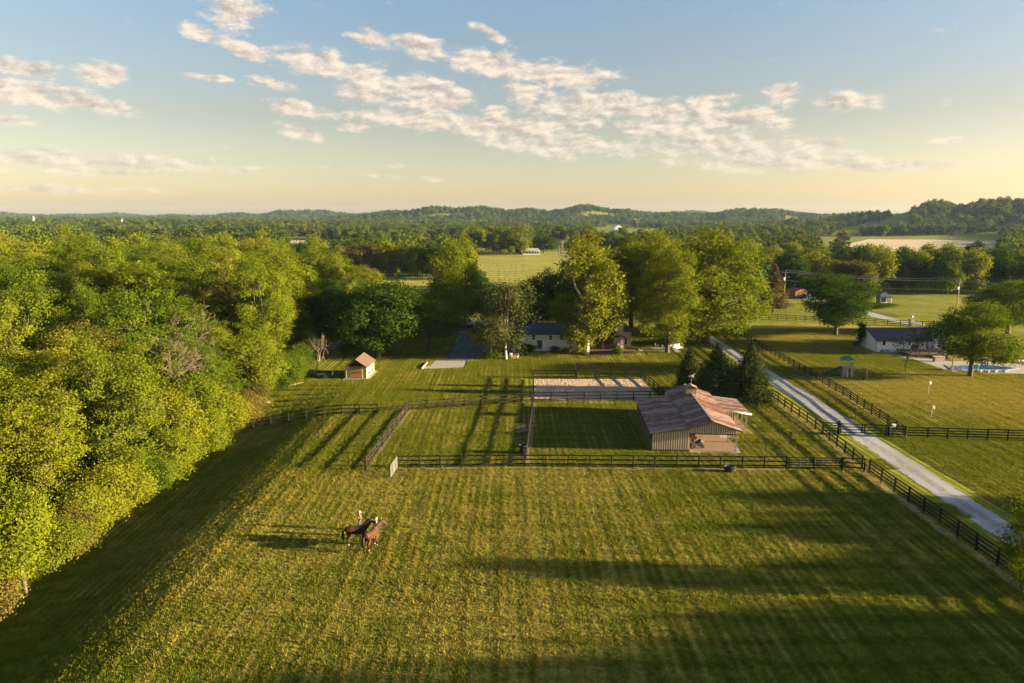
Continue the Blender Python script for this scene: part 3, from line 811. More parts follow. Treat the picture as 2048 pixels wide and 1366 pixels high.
def spruce(seed, H, Rb, mat, dens=1.0, z0=.06, ls=.34):
    rng = np.random.default_rng(seed)
    P_, N_, T = [], [], []
    z = z0 * H
    mb = MB(); mb.tube([(0, 0, -.2), (0, 0, H * .5), (0, 0, H * .98)], [.2, .12, .02], 6)
    while z < H * .985:
        t = z / H; rad = Rb * (1 - t) ** .85 * rng.uniform(.78, 1.12)
        nb = max(4, int(9 * (1 - t) + 4))
        a0 = rng.uniform(0, 6.28)
        for k in range(nb):
            a = a0 + 6.283 * k / nb + rng.uniform(-.25, .25); rl = rad * rng.uniform(.72, 1.08)
            n = max(5, int(dens * (10 + rl * 24)))
            u = rng.uniform(.12, 1, n) ** .8
            px = np.cos(a) * rl * u; py = np.sin(a) * rl * u
            pz = z - .22 * rl * u + .10 * rl * u ** 3
            w = (.16 + .20 * rl) * (1 - .6 * u)
            off = rng.normal(size=(n, 3)) * np.stack([w, w, w * .30 + .06], 1)
            P_.append(np.stack([px, py, pz], 1) + off)
            N_.append(np.tile([math.cos(a) * .5, math.sin(a) * .5, .7], (n, 1)) + rng.normal(size=(n, 3)) * .55)
            T.append(np.clip(u * .8 + rng.uniform(-.1, .3, n), 0, 1))
            if rl > .5: mb.tube([(0, 0, z), (math.cos(a) * rl * .85, math.sin(a) * rl * .85, z - .18 * rl)], [.035, .01], 4)
        z += H * .022 + .12
    P_, N_, T = np.concatenate(P_), np.concatenate(N_), np.concatenate(T)
    V, Fq = leaf_quads(rng, P_, N_, ls, .42)
    V[:, 2] = np.maximum(V[:, 2], .05)
    return Proto(big_mesh('crown', V, Fq, mat, {'tint': np.repeat(T, 4)}), mb.mesh('trunk', M['bark'], True), H, np.percentile(np.abs(P_[:, 0]), 99) * 2)
def bare(seed, H, mat, spread=.75, leaf=None, depth=5, r0=.16, lean=0.):
    rng = np.random.default_rng(seed); mb = MB(); tips = []
    def grow(p, d, L, r, k):
        q = p + d * L; m = (p + q) / 2 + rng.normal(size=3) * L * .07
        mb.tube([p, m, q], [max(r, .014), max(r * .82, .013), max(r * .64, .012)], 5 if k < 3 else 4, cap=False)
        if k == depth: tips.append(q); return
        for _ in range(rng.integers(2, 4) + (k == 0)):
            nd = unit(d + rng.normal(size=3) * spread + np.array([0, 0, .12 - .05 * k]))
            grow(q, nd, L * rng.uniform(.60, .84), r * .60, k + 1)
    grow(np.zeros(3) - [0, 0, .2], unit(np.array([lean, 0, 1.])), H * .27, r0, 0)
    tips = np.array(tips)
    me = mb.mesh('branches', mat, True); cr = None
    if leaf:
        P_ = (tips[:, None] + rng.normal(size=(len(tips), 5, 3)) * .25).reshape(-1, 3)
        V, Fq = leaf_quads(rng, P_, rng.normal(size=P_.shape), .22)
        cr = big_mesh('crown', V, Fq, leaf, {'tint': np.repeat(rng.random(len(P_)), 4)})
    return Proto(cr, me, tips[:, 2].max(), np.abs(tips[:, 0]).max() * 2)

PT = {}
# trees of the wood (seen from 50 to 150 m)
for i, (H, Rx, mt, lob, ls) in enumerate([(17, 5.6, 'leafA', 10, .40), (19, 5.2, 'leafB', 11, .40), (15, 6.0, 'leafA', 12, .38), (18, 5.0, 'leafB', 9, .38), (16, 5.4, 'leafD', 10, .36), (14, 5.0, 'leafC', 9, .40), (18, 5.8, 'leafA', 13, .42)]):
    PT['wood%d' % i] = broadleaf(100 + i, H, Rx, M[mt], M['bark'], 450, 74, ls * .60, .46, .06, .30, lob + 4, lobe_r=(.24, .46), spread=.76, flat=.55)
PT['bush0'] = broadleaf(130, 5.0, 2.8, M['leafB'], M['bark'], 180, 76, .175, .42, .0, .10, 7, spread=.55)
PT['bush1'] = broadleaf(131, 4.0, 2.6, M['leafA'], M['bark'], 170, 76, .175, .40, .0, .10, 7, spread=.55)
PT['bush2'] = broadleaf(132, 3.4, 2.2, M['leafD'], M['bark'], 150, 70, .16, .38, .0, .08, 6, spread=.55)
PT['sapling'] = broadleaf(133, 8.5, 2.9, M['leafB'], M['bark'], 210, 52, .22, .42, .06, .12, 8, spread=.62)
# garden trees
PT['sycamore'] = broadleaf(140, 23, 5.6, M['leafB'], M['bark_pale'], 520, 42, .38, .50, .05, .42, 16, lobe_r=(.26, .42), spread=.80, taper=.45, fork=.7)
PT['tall'] = broadleaf(141, 23, 8.0, M['leafB'], M['bark'], 680, 46, .36, .55, .05, .40, 14, lobe_r=(.30, .46), spread=.74, fork=.35, subs=8)
PT['tall2'] = broadleaf(142, 22, 7.0, M['leafB'], M['bark'], 560, 46, .36, .55, .06, .40, 12, lobe_r=(.30, .48), spread=.72, fork=.4)
PT['maple'] = broadleaf(143, 14, 6.5, M['leafC'], M['bark'], 460, 50, .33, .56, .08, .34, 11, lobe_r=(.36, .55), spread=.6, fork=.35)
PT['round'] = broadleaf(144, 13, 6.2, M['leafA'], M['bark'], 420, 50, .31, .52, .10, .32, 10, lobe_r=(.36, .52), spread=.62, fork=.35)
PT['fork'] = broadleaf(145, 12, 6.6, M['leafA'], M['bark'], 330, 46, .32, .56, .18, .34, 9, lobe_r=(.32, .5), spread=.66, fork=.22, flat=.5)
PT['airy'] = broadleaf(146, 16, 4.2, M['leafB'], M['bark'], 330, 44, .34, .58, .05, .26, 11, lobe_r=(.28, .46), spread=.70)
PT['birch'] = broadleaf(147, 13.5, 4.6, M['leafW'], M['bark_pale'], 330, 40, .26, .40, .12, .17, 10, lobe_r=(.30, .48), spread=.66, drop=1.0, fork=.25)
PT['spruce'] = spruce(150, 11, 3.6, M['needle'])
PT['spruce_lt'] = spruce(151, 8, 2.6, M['needle'], .8)
PT['fir_bronze'] = spruce(152, 13, 4.0, M['needle_br'], .8, .14, .42)
PT['cypress'] = broadleaf(153, 6.5, 1.0, M['leafC'], M['bark'], 90, 40, .24, .22, .0, .10, 6, spread=.6)
PT['bare'] = bare(160, 8.5, M['bark'], .55, None, 5, .17)
PT['bare_leaf'] = bare(161, 8, M['bark'], .62, M['leafW'], 6, .13)
PT['dead'] = bare(162, 10, M['bark_dead'], .6, None, 5, .20, .5)
PT['twiggy'] = bare(163, 14, M['bark_dead'], .38, None, 6, .2)
# middle-distance trees, one mesh each
def single(seed, H, Rx, mat, bark, nclump, nleaf, ls, csig, lobes=9, **kw):
    p = broadleaf(seed, H, Rx, mat, bark, nclump, nleaf, ls, csig, .06, .3, lobes, subs=1, **kw)
    bm = bmesh.new(); bm.from_mesh(p.crown); n0 = len(bm.faces); bm.from_mesh(p.trunk)
    bm.faces.ensure_lookup_table()
    for f in bm.faces[n0:]: f.material_index = 1
    me = bpy.data.meshes.new('tree'); bm.to_mesh(me); bm.free(); me.materials.append(mat); me.materials.append(bark)
    return Proto(me, None, p.H, p.W)
for i, (H, Rx, mt) in enumerate([(17, 6, 'leafA'), (15, 6.5, 'leafC'), (18, 5.2, 'leafB'), (14, 5.8, 'leafD'), (16, 6.2, 'leafA'), (19, 5.5, 'leafC')]):
    PT['mid%d' % i] = single(200 + i, H, Rx, M[mt], M['bark'], 170, 26, .78, .85, 9, lobe_r=(.34, .55), spread=.64)

def plant(kind, loc, sx, sz, rot, label, cat='tree', group=None, name='tree'):
    p = PT[kind]
    if p.trunk is None:
        o = link(name, p.crown, None, loc, rot, (sx, sx, sz)); return tag(o, label, cat, group)
    root = thing(name, label, cat, loc, rot, group); root.scale = (sx, sx, sz)
    link('trunk' if p.crown else 'branches', p.trunk, root)
    if p.crown: link('crown', p.crown, root)
    return root
def tree_px(kind, bx, by, ty, wpx, label, name='tree', rot=None, cat='tree', group=None):
    """tree whose foot, top row and crown width are read off the photograph"""
    b = at(bx, by); p = PT[kind]
    top = atY(bx, ty, b.y).z - b.z
    w = wpx / F * math.hypot(b.y, CH - b.z) * .98
    return plant(kind, b, w / p.W, top / p.H, rot if rot is not None else (bx * .37) % 6.28, label, cat, group, name)

tree_px('sycamore', 1173, 709, 466, 128, 'tall pale-trunked sycamore with yellow-green leaves in front of the house porch', 'sycamore_tree', 1.0)
tree_px('tall', 1413, 686, 458, 225, 'huge round yellow-green tree rising beside the gravel drive', 'shade_tree', .4)
tree_px('tall2', 1334, 705, 478, 140, 'tall leafy tree with a pale trunk beside the stone patio', 'shade_tree', 2.0)
tree_px('tall2', 1262, 655, 474, 165, 'dark-sided tall tree directly behind the house chimney', 'shade_tree', 4.1)
tree_px('tall', 1320, 660, 466, 150, 'tall yellow-green tree behind the patio, between two taller ones', 'shade_tree', 2.6)
tree_px('airy', 1357, 692, 585, 62, 'small bright tree standing by the lounge chair on the patio', 'garden_tree', 1.1)
tree_px('tall2', 1394, 688, 520, 80, 'thin dark-trunked tree tight beside the drive fence', 'garden_tree', 5.0)
tree_px('maple', 756, 715, 562, 175, 'large dark green maple behind the buff garden shed', 'maple_tree', .2)
tree_px('fork', 860, 702, 583, 150, 'fork-trunked spreading tree on the shaded lawn left of the asphalt drive', 'garden_tree', .0)
tree_px('airy', 901, 672, 486, 95, 'tall bright yellow-green tree where the drive meets the lane', 'garden_tree', 1.7)
tree_px('airy', 930, 655, 470, 70, 'tall darker tree behind the bright one at the drive entrance', 'garden_tree', 3.1)
tree_px('birch', 1012, 719, 562, 110, 'drooping grey-green birch with white trunk in front of the left house wing', 'birch_tree', .6)
tree_px('maple', 1055, 668, 566, 130, 'dark green tree behind the left wing of the house', 'garden_tree', 2.2)
tree_px('maple', 1115, 660, 540, 110, 'deep green tree behind the house roof, left of the sycamore', 'garden_tree', 3.9)
tree_px('maple', 985, 650, 570, 70, 'dark rounded tree behind the birch beside the lane', 'garden_tree', 5.2)
tree_px('spruce_lt', 1376, 782, 692, 62, 'slender spruce with open branches just behind the barn cupola', 'spruce_tree')
tree_px('spruce', 1431, 795, 686, 100, 'dense dark spruce behind the barn, left of its wider twin', 'spruce_tree')
tree_px('spruce', 1497, 798, 684, 105, 'wide dark spruce behind the barn nearest the gravel drive', 'spruce_tree')
tree_px('fir_bronze', 1545, 625, 528, 66, 'bronze-brown conifer beside the far fence right of the huge round tree', 'conifer')
tree_px('maple', 1671, 670, 545, 128, 'dark green maple on the lawn left of the white house', 'maple_tree', 3.0)
tree_px('round', 1940, 752, 604, 138, 'broad round tree growing beside the swimming pool', 'shade_tree', 1.2)
tree_px('bare_leaf', 1812, 746, 655, 80, 'nearly bare thin tree in front of the white house deck', 'bare_tree', 2.2)
tree_px('cypress', 1719, 694, 645, 20, 'narrow dark cypress at the corner of the white house', 'cypress')
tree_px('round', 2015, 668, 560, 130, 'sunlit yellow-green tree behind the pool at the right edge', 'shade_tree', .9)
tree_px('round', 2120, 700, 560, 150, 'leafy tree just beyond the right edge behind the pool', 'shade_tree', 2.9)
tree_px('sapling', 2042, 1186, 1000, 115, 'young bright-leaved tree in the near right corner by the drive', 'young_tree', .8)
tree_px('dead', 628, 752, 668, 70, 'bleached dead tree leaning out of the wood beside the shed', 'dead_tree', .2)

# the wood on the left: every tree its own object
rngw = np.random.default_rng(5)
def poisson(n, fx, rmin, existing=()):
    pts = list(existing); out = []
    for _ in range(n):
        p = fx()
        if p is None: continue
        if all((p[0] - q[0]) ** 2 + (p[1] - q[1]) ** 2 > rmin ** 2 for q in pts): pts.append(p); out.append(p)
    return out
def wood_pt():
    y = rngw.uniform(30, 215); x = rngw.uniform(-160, -38)
    if x > -40.5 - max(0, (y - 95)) * .02: return None
    if x < -.83 * y - 30: return None
    px = 1024 + F * x / (y * math.cos(PITCH) + CH * math.sin(PITCH))
    if y > 128 and px > 660: return None
    return (x, y)
wood = poisson(2600, wood_pt, 6.6)
kinds = ['wood0', 'wood1', 'wood2', 'wood3', 'wood4', 'wood5', 'wood6']
pk = np.array([.2, .2, .17, .14, .10, .05, .14])
WL = {'leafA': 'mid-green', 'leafB': 'yellow-green', 'leafC': 'dark green', 'leafD': 'olive'}
KC = ['mid-green', 'yellow-green', 'mid-green', 'yellow-green', 'olive', 'dark green', 'mid-green']
ORD = 'first second third fourth fifth sixth seventh eighth ninth tenth eleventh twelfth thirteenth fourteenth fifteenth sixteenth seventeenth eighteenth nineteenth twentieth'.split()
ORD += ['twenty-' + o for o in ORD[:9]] + ['thirtieth'] + ['thirty-' + o for o in ORD[:9]] + ['fortieth'] + ['forty-' + o for o in ORD[:9]]
nfront = 0
for (x, y) in sorted(wood, key=lambda q: q[1]):
    k = rngw.choice(7, p=pk); s = rngw.uniform(.78, 1.2)
    front = x > -49
    if front and k == 5: k = 1
    if front: s *= .88 if y < 95 else .95
    zone = 'along the field edge of the left wood' if front else (('deep in the near part of the left wood' if y < 80 else 'deep in the middle of the left wood') if y < 120 else ('at the back left of the left wood' if x < -85 else 'at the back of the left wood above the shed'))
    lb = f'{KC[k]} leafy tree {zone}'
    if front: lb = f'{KC[k]} tree, {ORD[nfront]} from the near corner {zone}'; nfront += 1
    plant(kinds[k], (x, y, H1(x, y)), s * rngw.uniform(.95, 1.12), s * rngw.uniform(.92, 1.12), rngw.uniform(0, 6.28), lb, 'tree', f'{KC[k]} trees {zone}', 'woodland_tree')
# shrubs and saplings closing the edge of the wood
for iy, y in enumerate(np.arange(33, 113, 2.1)):
    x = -37.6 + rngw.uniform(-1.6, .9) + (max(0, y - 95) * .12)
    k = rngw.choice(['bush0', 'bush1', 'bush2', 'sapling', 'bush0'])
    s = rngw.uniform(.8, 1.25)
    c = {'bush0': 'yellow-green', 'bush1': 'mid-green', 'bush2': 'olive-brown', 'sapling': 'tall yellow-green'}[k]
    plant(k, (x, y, H1(x, y)), s, s, rngw.uniform(0, 6.28), f'{c} shrub at the foot of the left wood, {ORD[iy]} from the near corner', 'shrub', f'{c} shrubs edging the wood', 'edge_shrub')
for (x, y) in [(-46, 84), (-52, 120), (-70, 90), (-60, 150), (-42, 92), (-48, 104), (-66, 112), (-84, 130)]:
    plant('twiggy', (x, y, H1(x, y)), 1.2, 1.15, x, 'bare twiggy crown poking out among the leafy trees of the left wood', 'tree', 'bare crowns in the left wood', 'bare_tree')
for bx, by, ty, w, kd, lb in ((690, 712, 640, 60, 'wood5', 'dark tree filling the gap between the wood and the maple'), (655, 690, 560, 90, 'wood5', 'dark green tree at the right end of the wood, behind the shed'),
        (720, 690, 585, 80, 'wood5', 'dark tree left of the maple above the lane'), (640, 640, 520, 90, 'wood0', 'mid-green tree behind the right end of the wood'),
        (790, 640, 592, 70, 'wood3', 'yellow-green tree behind the maple by the meadow strip'), (735, 622, 530, 70, 'wood1', 'yellow-green tree left of the meadow strip'),
        (700, 640, 530, 80, 'wood0', 'leafy tree beyond the lane left of the maple'), (830, 625, 590, 50, 'wood0', 'low leafy tree between the maple and the bright drive tree')):
    tree_px(kd, bx, by, ty, w, lb, 'garden_tree')

# trees further off, to about 500 m
rngm = np.random.default_rng(8)
MK = ['mid-green', 'dark green', 'yellow-green', 'olive', 'mid-green', 'dark green']
def mids(n, xr, yr, rmin, zone, s=(.75, 1.1), keep=None, cap=9999):
    def f():
        y = yr[0] + (yr[1] - yr[0]) * rngm.random(); px = rngm.uniform(*xr)
        x = (px - 1024) / F * (y * math.cos(PITCH) + CH * math.sin(PITCH))
        if keep and not keep(px, x, y): return None
        return (x, y)
    P0 = [(p, int(rngm.choice(6, p=[.22, .2, .18, .12, .16, .12]))) for p in poisson(n, f, rmin)[:cap]]
    P0.sort(key=lambda e: e[0][0] / e[0][1]); tot, cnt = {}, {}
    for p, k in P0: tot[MK[k]] = tot.get(MK[k], 0) + 1
    for (x, y), k in P0:
        q = rngm.uniform(*s); c = MK[k]; cnt[c] = cnt.get(c, 0) + 1
        lb = f'{c} tree {zone}' if not 1 < tot[c] <= 14 else f'{c} tree {zone}, {ORD[cnt[c] - 1]} from the left'
        plant('mid%d' % k, (x, y, H1(x, y)), q * rngm.uniform(.92, 1.2), q, rngm.uniform(0, 6.28), lb, 'tree', f'{MK[k]} trees {zone}', 'tree')
mids(900, (-80, 640), (215, 380), 14.5, 'beyond the left wood', (.7, 1.1), lambda px, x, y: not (575 < px < 700 and y > 260))
mids(160, (540, 930), (296, 335), 11, 'in the row behind the meadow strip', (.8, 1.15), lambda px, x, y: not (845 < px < 905))
mids(240, (640, 900), (300, 470), 12, 'between the meadow strip and the far stubble', (.55, .8), lambda px, x, y: not (845 < px < 905 and y > 330))
mids(900, (1490, 2130), (232, 320), 9.4, 'in the thick belt behind the right-hand lawns', (.66, .90))
mids(300, (1480, 2100), (325, 400), 17, 'at the back of the right-hand belt', (.45, .6), lambda px, x, y: px < 1700 or px > 2000)
mids(60, (1180, 1480), (190, 260), 12, 'behind the tall garden trees', (.85, 1.05))
mids(90, (920, 1090), (490, 560), 13, 'sheltering the distant farmhouse', (.9, 1.3), lambda px, x, y: px < 1045)
for bx, by, ty, w, kd, lb in ((862, 556, 482, 55, 'mid5', 'dark rounded tree standing at the left edge of the hay meadow'), (915, 560, 478, 62, 'mid0', 'tall leafy tree at the corner of the hay meadow'),
        (952, 590, 540, 40, 'mid1', 'dark round shrub tree at the near corner of the hay meadow'), (968, 600, 555, 34, 'mid5', 'small dark tree on the near edge of the hay meadow'),
        (1087, 507, 474, 58, 'mid1', 'dark round tree right of the distant white farmhouse'), (1040, 508, 470, 45, 'mid0', 'tree in front of the left end of the distant farmhouse'),
        (1022, 511, 492, 14, 'mid2', 'tiny rounded tree on the lawn of the distant farmhouse'), (985, 500, 452, 46, 'mid3', 'tall olive tree standing left of the distant farmhouse')):
    tree_px(kd, bx, by, ty, w, lb, 'tree')
for px, Y, lb in ((640, 330, 'bare pale twiggy tree in front of the left stubble strip'), (660, 300, 'bare grey tree beyond the left wood'), (250, 260, 'bare brownish tree rising behind the left wood')):
    x = (px - 1024) / F * Y; plant('twiggy', (x, Y, 0), 1.4, 1.3, Y, lb, 'tree', None, 'bare_tree')
# trees just outside the right edge; their shadows lie across the paddock
off = [(62, 26.5, 13.5), (70, 21, 15), (64, 35, 8.6), (72, 17, 14), (68, 43.5, 8.4), (66, 50, 8.2), (76, 31, 12), (72, 56, 8.8), (84, 25, 15), (62, 15, 13), (60, 20, 12.5)]
for i, (x, y, h) in enumerate(off):
    kd = ['round', 'airy', 'maple'][i % 3]; p = PT[kd]
    plant(kd, (x, y, 0), max(h * .85, 6) / p.W, h / p.H, i * 1.3, 'leafy tree in the field to the right of the drive, outside the picture', 'tree', 'trees right of the picture', 'field_tree')

# ------------------------------------------------------------------ instanced stuff: distant woodland and turf
def scatter(name, pts, rot, scl, idx, protos, label, tilt=None):
    me = bpy.data.meshes.new(name); me.vertices.add(len(pts)); me.vertices.foreach_set('co', pts.astype(np.float32).ravel())
    for an, arr in (('rot', rot), ('scl', scl), ('tilt', tilt if tilt is not None else rot * 0)):
        a = me.attributes.new(an, 'FLOAT', 'POINT'); a.data.foreach_set('value', arr.astype(np.float32))
    a = me.attributes.new('idx', 'INT', 'POINT'); a.data.foreach_set('value', idx.astype(np.int32))
    me.update()
    o = link(name, me); o['kind'] = 'stuff'; o['label'] = label
    ng = bpy.data.node_groups.new(name, 'GeometryNodeTree')
    ng.interface.new_socket('Geometry', in_out='INPUT', socket_type='NodeSocketGeometry'); ng.interface.new_socket('Geometry', in_out='OUTPUT', socket_type='NodeSocketGeometry')
    gi, go, jn = ng.nodes.new('NodeGroupInput'), ng.nodes.new('NodeGroupOutput'), ng.nodes.new('GeometryNodeJoinGeometry')
    def attr(n, t):
        x = ng.nodes.new('GeometryNodeInputNamedAttribute'); x.data_type = t; x.inputs[0].default_value = n; return x.outputs[0]
    ar, as_, ai = attr('rot', 'FLOAT'), attr('scl', 'FLOAT'), attr('idx', 'INT')
    cx = ng.nodes.new('ShaderNodeCombineXYZ'); ng.links.new(ar, cx.inputs[2]); ng.links.new(attr('tilt', 'FLOAT'), cx.inputs[1])
    for k, pm in enumerate(protos):
        po = bpy.data.objects.new(pm.name, pm)
        oi = ng.nodes.new('GeometryNodeObjectInfo'); oi.inputs[0].default_value = po
        cmp_ = ng.nodes.new('FunctionNodeCompare'); cmp_.data_type = 'INT'; cmp_.operation = 'EQUAL'
        ng.links.new(ai, cmp_.inputs[2]); cmp_.inputs[3].default_value = k
        ip = ng.nodes.new('GeometryNodeInstanceOnPoints')
        ng.links.new(gi.outputs[0], ip.inputs['Points']); ng.links.new(oi.outputs['Geometry'], ip.inputs['Instance'])
        ng.links.new(cmp_.outputs[0], ip.inputs['Selection']); ng.links.new(cx.outputs[0], ip.inputs['Rotation']); ng.links.new(as_, ip.inputs['Scale'])
        ng.links.new(ip.outputs[0], jn.inputs[0])
    ng.links.new(jn.outputs[0], go.inputs[0])
    md = o.modifiers.new('scatter', 'NODES'); md.node_group = ng
    return o
def far_proto(seed, H, Rx, mat):
    rng = np.random.default_rng(seed)
    P_, N_, T, C, Lw = crown_points(rng, Rx, H * .98, H * .5, 60, 9, 1.0, 7, lobe_r=(.36, .58), spread=.6)
    V, Fq = leaf_quads(rng, P_, N_, 1.9, .7); V[:, 2] = np.maximum(V[:, 2], 0)
    return big_mesh('far_crown', V, Fq, mat, {'tint': np.repeat(T, 4)})
FAR = [far_proto(300, 14, 6.5, M['leafFar']), far_proto(301, 12, 6.5, M['leafC']), far_proto(302, 15, 6, M['leafA']), far_proto(303, 13, 6.5, M['leafD']), far_proto(304, 16, 6, M['leafFar'])]
rngf = np.random.default_rng(21)
def inpoly(px, py, poly):
    c = np.zeros(len(px), bool); n = len(poly)
    for i in range(n):
        x1, y1 = poly[i]; x2, y2 = poly[(i + 1) % n]
        k = ((y1 > py) != (y2 > py)) & (px < (x2 - x1) * (py - y1) / (y2 - y1 + 1e-12) + x1); c ^= k
    return c
def far_wood():
    X, Y = [], []
    for (d0, d1, n) in ((380, 700, 3200), (700, 1200, 5200), (1200, 2000, 9000), (2000, 3000, 14000), (3000, 4200, 13000), (4200, 5600, 13000)):
        a = rngf.uniform(-.80, .80, n); d = np.sqrt(rngf.uniform(d0 ** 2, d1 ** 2, n)); X.append(np.sin(a) * d); Y.append(np.cos(a) * d)
    X, Y = np.concatenate(X), np.concatenate(Y)
    # clearings: fields, lawns, open strips
    keep = np.ones(len(X), bool)
    pxx = 1024 + F * X / (Y * math.cos(PITCH) + CH * math.sin(PITCH))
    D = np.hypot(X, Y)
    depth = lambda y: at(1024, y).y
    def clear(x0, x1, ya, yb):
        d0, d1 = depth(yb), depth(ya); keep[(pxx > x0) & (pxx < x1) & (Y > d0) & (Y < d1)] = False
    clear(1690, 2005, 474, 560); keep[(D < 440) & (pxx > 1450)] = False; clear(1630, 1760, 484, 520); clear(570, 700, 479, 530); clear(855, 915, 481, 500); clear(920, 1260, 497, 600); clear(1185, 1325, 460, 485); clear(1325, 1455, 462, 468)
    clear(1090, 1150, 480, 520); clear(1212, 1268, 455, 480)
    keep[(D < 430) & (pxx > 900) & (pxx < 1480)] = False
    clump = np.sin(X * .011 + 1.3) * np.sin(Y * .009 + .4) + np.sin(X * .027 - Y * .021)
    keep &= ~((clump < -.72) & (D < 2400))
    X, Y = X[keep], Y[keep]
    Z = hgt(X, Y); n = len(X)
    D = np.hypot(X, Y)
    s = rngf.uniform(.65, 1.15, n) * np.where(D > 2000, np.minimum(1 + (D - 2000) / 6000, 1.3), 1.0) * np.where(D < 700, .85, 1)
    return scatter('distant_woodland', np.stack([X, Y, Z - .3], 1), rngf.uniform(0, 6.28, n), s, rngf.choice(5, n, p=[.32, .18, .18, .12, .20]), FAR, 'hazy green woodland covering the plain and the hills to the horizon')
far_wood()

def turf_patch(seed, size=3.0, n=2000):
    rng = np.random.default_rng(seed)
    xy = rng.uniform(-size / 2, size / 2, (n, 2)); h = rng.uniform(.035, .10, n) * np.where(rng.random(n) < .08, 1.6, 1); w = rng.uniform(.018, .045, n)
    a = rng.uniform(0, 6.28, n); lean = rng.normal(size=(n, 2)) * .05
    b = np.stack([np.cos(a), np.sin(a)], 1) * w[:, None]
    m = 300; ci = rng.uniform(-size / 2, size / 2, (45, 2)); k = rng.integers(0, 45, m)
    xy[:m] = ci[k] + rng.normal(size=(m, 2)) * .07; h[:m] = rng.uniform(.09, .19, m)
    z0 = np.full((n, 1), -.01)
    V = np.stack([np.concatenate([xy - b, z0], 1), np.concatenate([xy + b, z0], 1), np.concatenate([xy + lean, h[:, None]], 1)], 1).reshape(-1, 3)
    return big_mesh('turf_patch', V, np.arange(n * 3).reshape(-1, 3), M['blade'])
def lawn():
    S = 2.3
    xs = np.arange(-48, 112, S); ys = np.arange(26, 160, S)
    X, Y = np.meshgrid(xs, ys); X = X.ravel() + RNG.uniform(-.25, .25, X.size); Y = Y.ravel() + RNG.uniform(-.25, .25, Y.size)
    k = np.abs(X) < .86 * Y + 6
    k &= ~((X < -37) & (Y < 108)); k &= ~((X < -30) & (Y > 112))
    def cut(poly, m=1.3):
        c = np.mean(np.array(poly), 0)
        q = [tuple(np.array(p) + (np.array(p) - c) / max(np.linalg.norm(np.array(p) - c), 1e-6) * m) for p in poly]
        k[inpoly(X, Y, q)] = False
    cut([(40.2, 15), (41, 80), (41.9, 140), (43, 176), (46, 176), (44.6, 140), (44.2, 84), (43.1, 15)], .6)
    k[(X > 39.2) & (X < 45.6) & (Y < 150)] = False
    cut([(p[0], p[1]) for p in RING]); cut(ASPH); cut(PAD); cut(P(ROAD), .3); cut(BARN_FOOT, .8); cut(HOUSE_FOOT, .6); cut(POOL_FOOT, .8); cut(WHITE_FOOT, .5); cut(SHED_FOOT, .5); cut(PATIO_FOOT, .4)
    k &= ~((X > 100) & (Y > 110))
    X, Y = X[k], Y[k]; n = len(X)
    sl = (hgt(X + .5, Y) - hgt(X - .5, Y)); rot = np.where(np.abs(sl) > .002, 0, RNG.integers(0, 4, n) * 1.5708)
    return scatter('grass', np.stack([X, Y, hgt(X, Y)], 1), rot, RNG.uniform(.9, 1.1, n), RNG.integers(0, 4, n), [turf_patch(400 + i) for i in range(4)], 'short tufted paddock and lawn grass', -np.arctan(sl))

# ------------------------------------------------------------------ barn
BARN_O = at(1303.4, 901.5); BARN_YAW = R(-3.7)
barn = thing('horse_barn', 'open-sided horse barn with a rusty metal roof and striped board walls', 'barn', BARN_O, BARN_YAW)
def bl(x, y): 
    c, s = math.cos(BARN_YAW), math.sin(BARN_YAW); return (BARN_O.x + x * c - y * s, BARN_O.y + x * s + y * c)
BARN_FOOT = [bl(-.6, -.4), bl(9.9, -.4), bl(9.9, 7.4), bl(13.1, 7.4), bl(13.1, 15), bl(9.7, 16.8), bl(-.6, 15)]
def roof_z(x):
    if x <= 4.0: return 2.28 + (x / 4.0) * .55
    if x <= 6.6: return 2.83 + (x - 4.0) / 2.6 * .83
    return 3.66 - (x - 6.6) / 2.85 * .94
def wall_boards(a, b, ztop, z0=.18, sp=.26, face=-1, parent=barn, name='wall'):
    """board wall from a to b (local xy) with every batten its own piece"""
    a, b = Vector((*a, 0)), Vector((*b, 0)); d = (b - a); L = d.length; d.normalize(); n = Vector((d.y, -d.x, 0)) * (1 if face < 0 else -1)
    mb = MB(); k = max(1, int(L / 1.0))
    zt = ztop if callable(ztop) else (lambda t: ztop)
    for i in range(k):
        p, q = a + d * (L * i / k), a + d * (L * (i + 1) / k)
        t0, t1 = zt(L * i / k), zt(L * (i + 1) / k)
        mb.v += [tuple(p) [:2] + (z0,), tuple(q)[:2] + (z0,), tuple(q)[:2] + (t1,), tuple(p)[:2] + (t0,)]
        m = -n * .04
        mb.v += [(v[0] + m.x, v[1] + m.y, v[2]) for v in mb.v[-4:]]
        o = len(mb.v) - 8
        mb.f += [(o, o + 1, o + 2, o + 3), (o + 7, o + 6, o + 5, o + 4), (o, o + 4, o + 5, o + 1), (o + 3, o + 2, o + 6, o + 7), (o + 1, o + 5, o + 6, o + 2), (o, o + 3, o + 7, o + 4)]
    w = mb.build(name, M['barn_board'], parent)
    j = int(L / sp)
    for i in range(j + 1):
        s = (L - j * sp) / 2 + i * sp; s = min(max(s, .05), L - .05); p = a + d * s
        h = zt(s) - z0 - .02
        MB().bar(p + n * .022 + Vector((0, 0, z0 + .01)), p + n * .022 + Vector((0, 0, z0 + h)), .11, .04, up=n).build('batten', M['batten'], parent)
    return w
wall_boards((0, 0), (4.15, 0), lambda s: roof_z(s) - .06)                       # front left stall
MB().box(-.04, 4.2, -.05, .10, 0, .17).build('sill_board', M['wood'], barn)
wall_boards((4.15, 0.02), (4.15, 7.0), 2.75, face=-1)                           # divider, faces the open bay
wall_boards((4.22, -.02), (9.40, -.02), lambda s: roof_z(4.22 + s) - .06, z0=2.16)   # gable over the bay
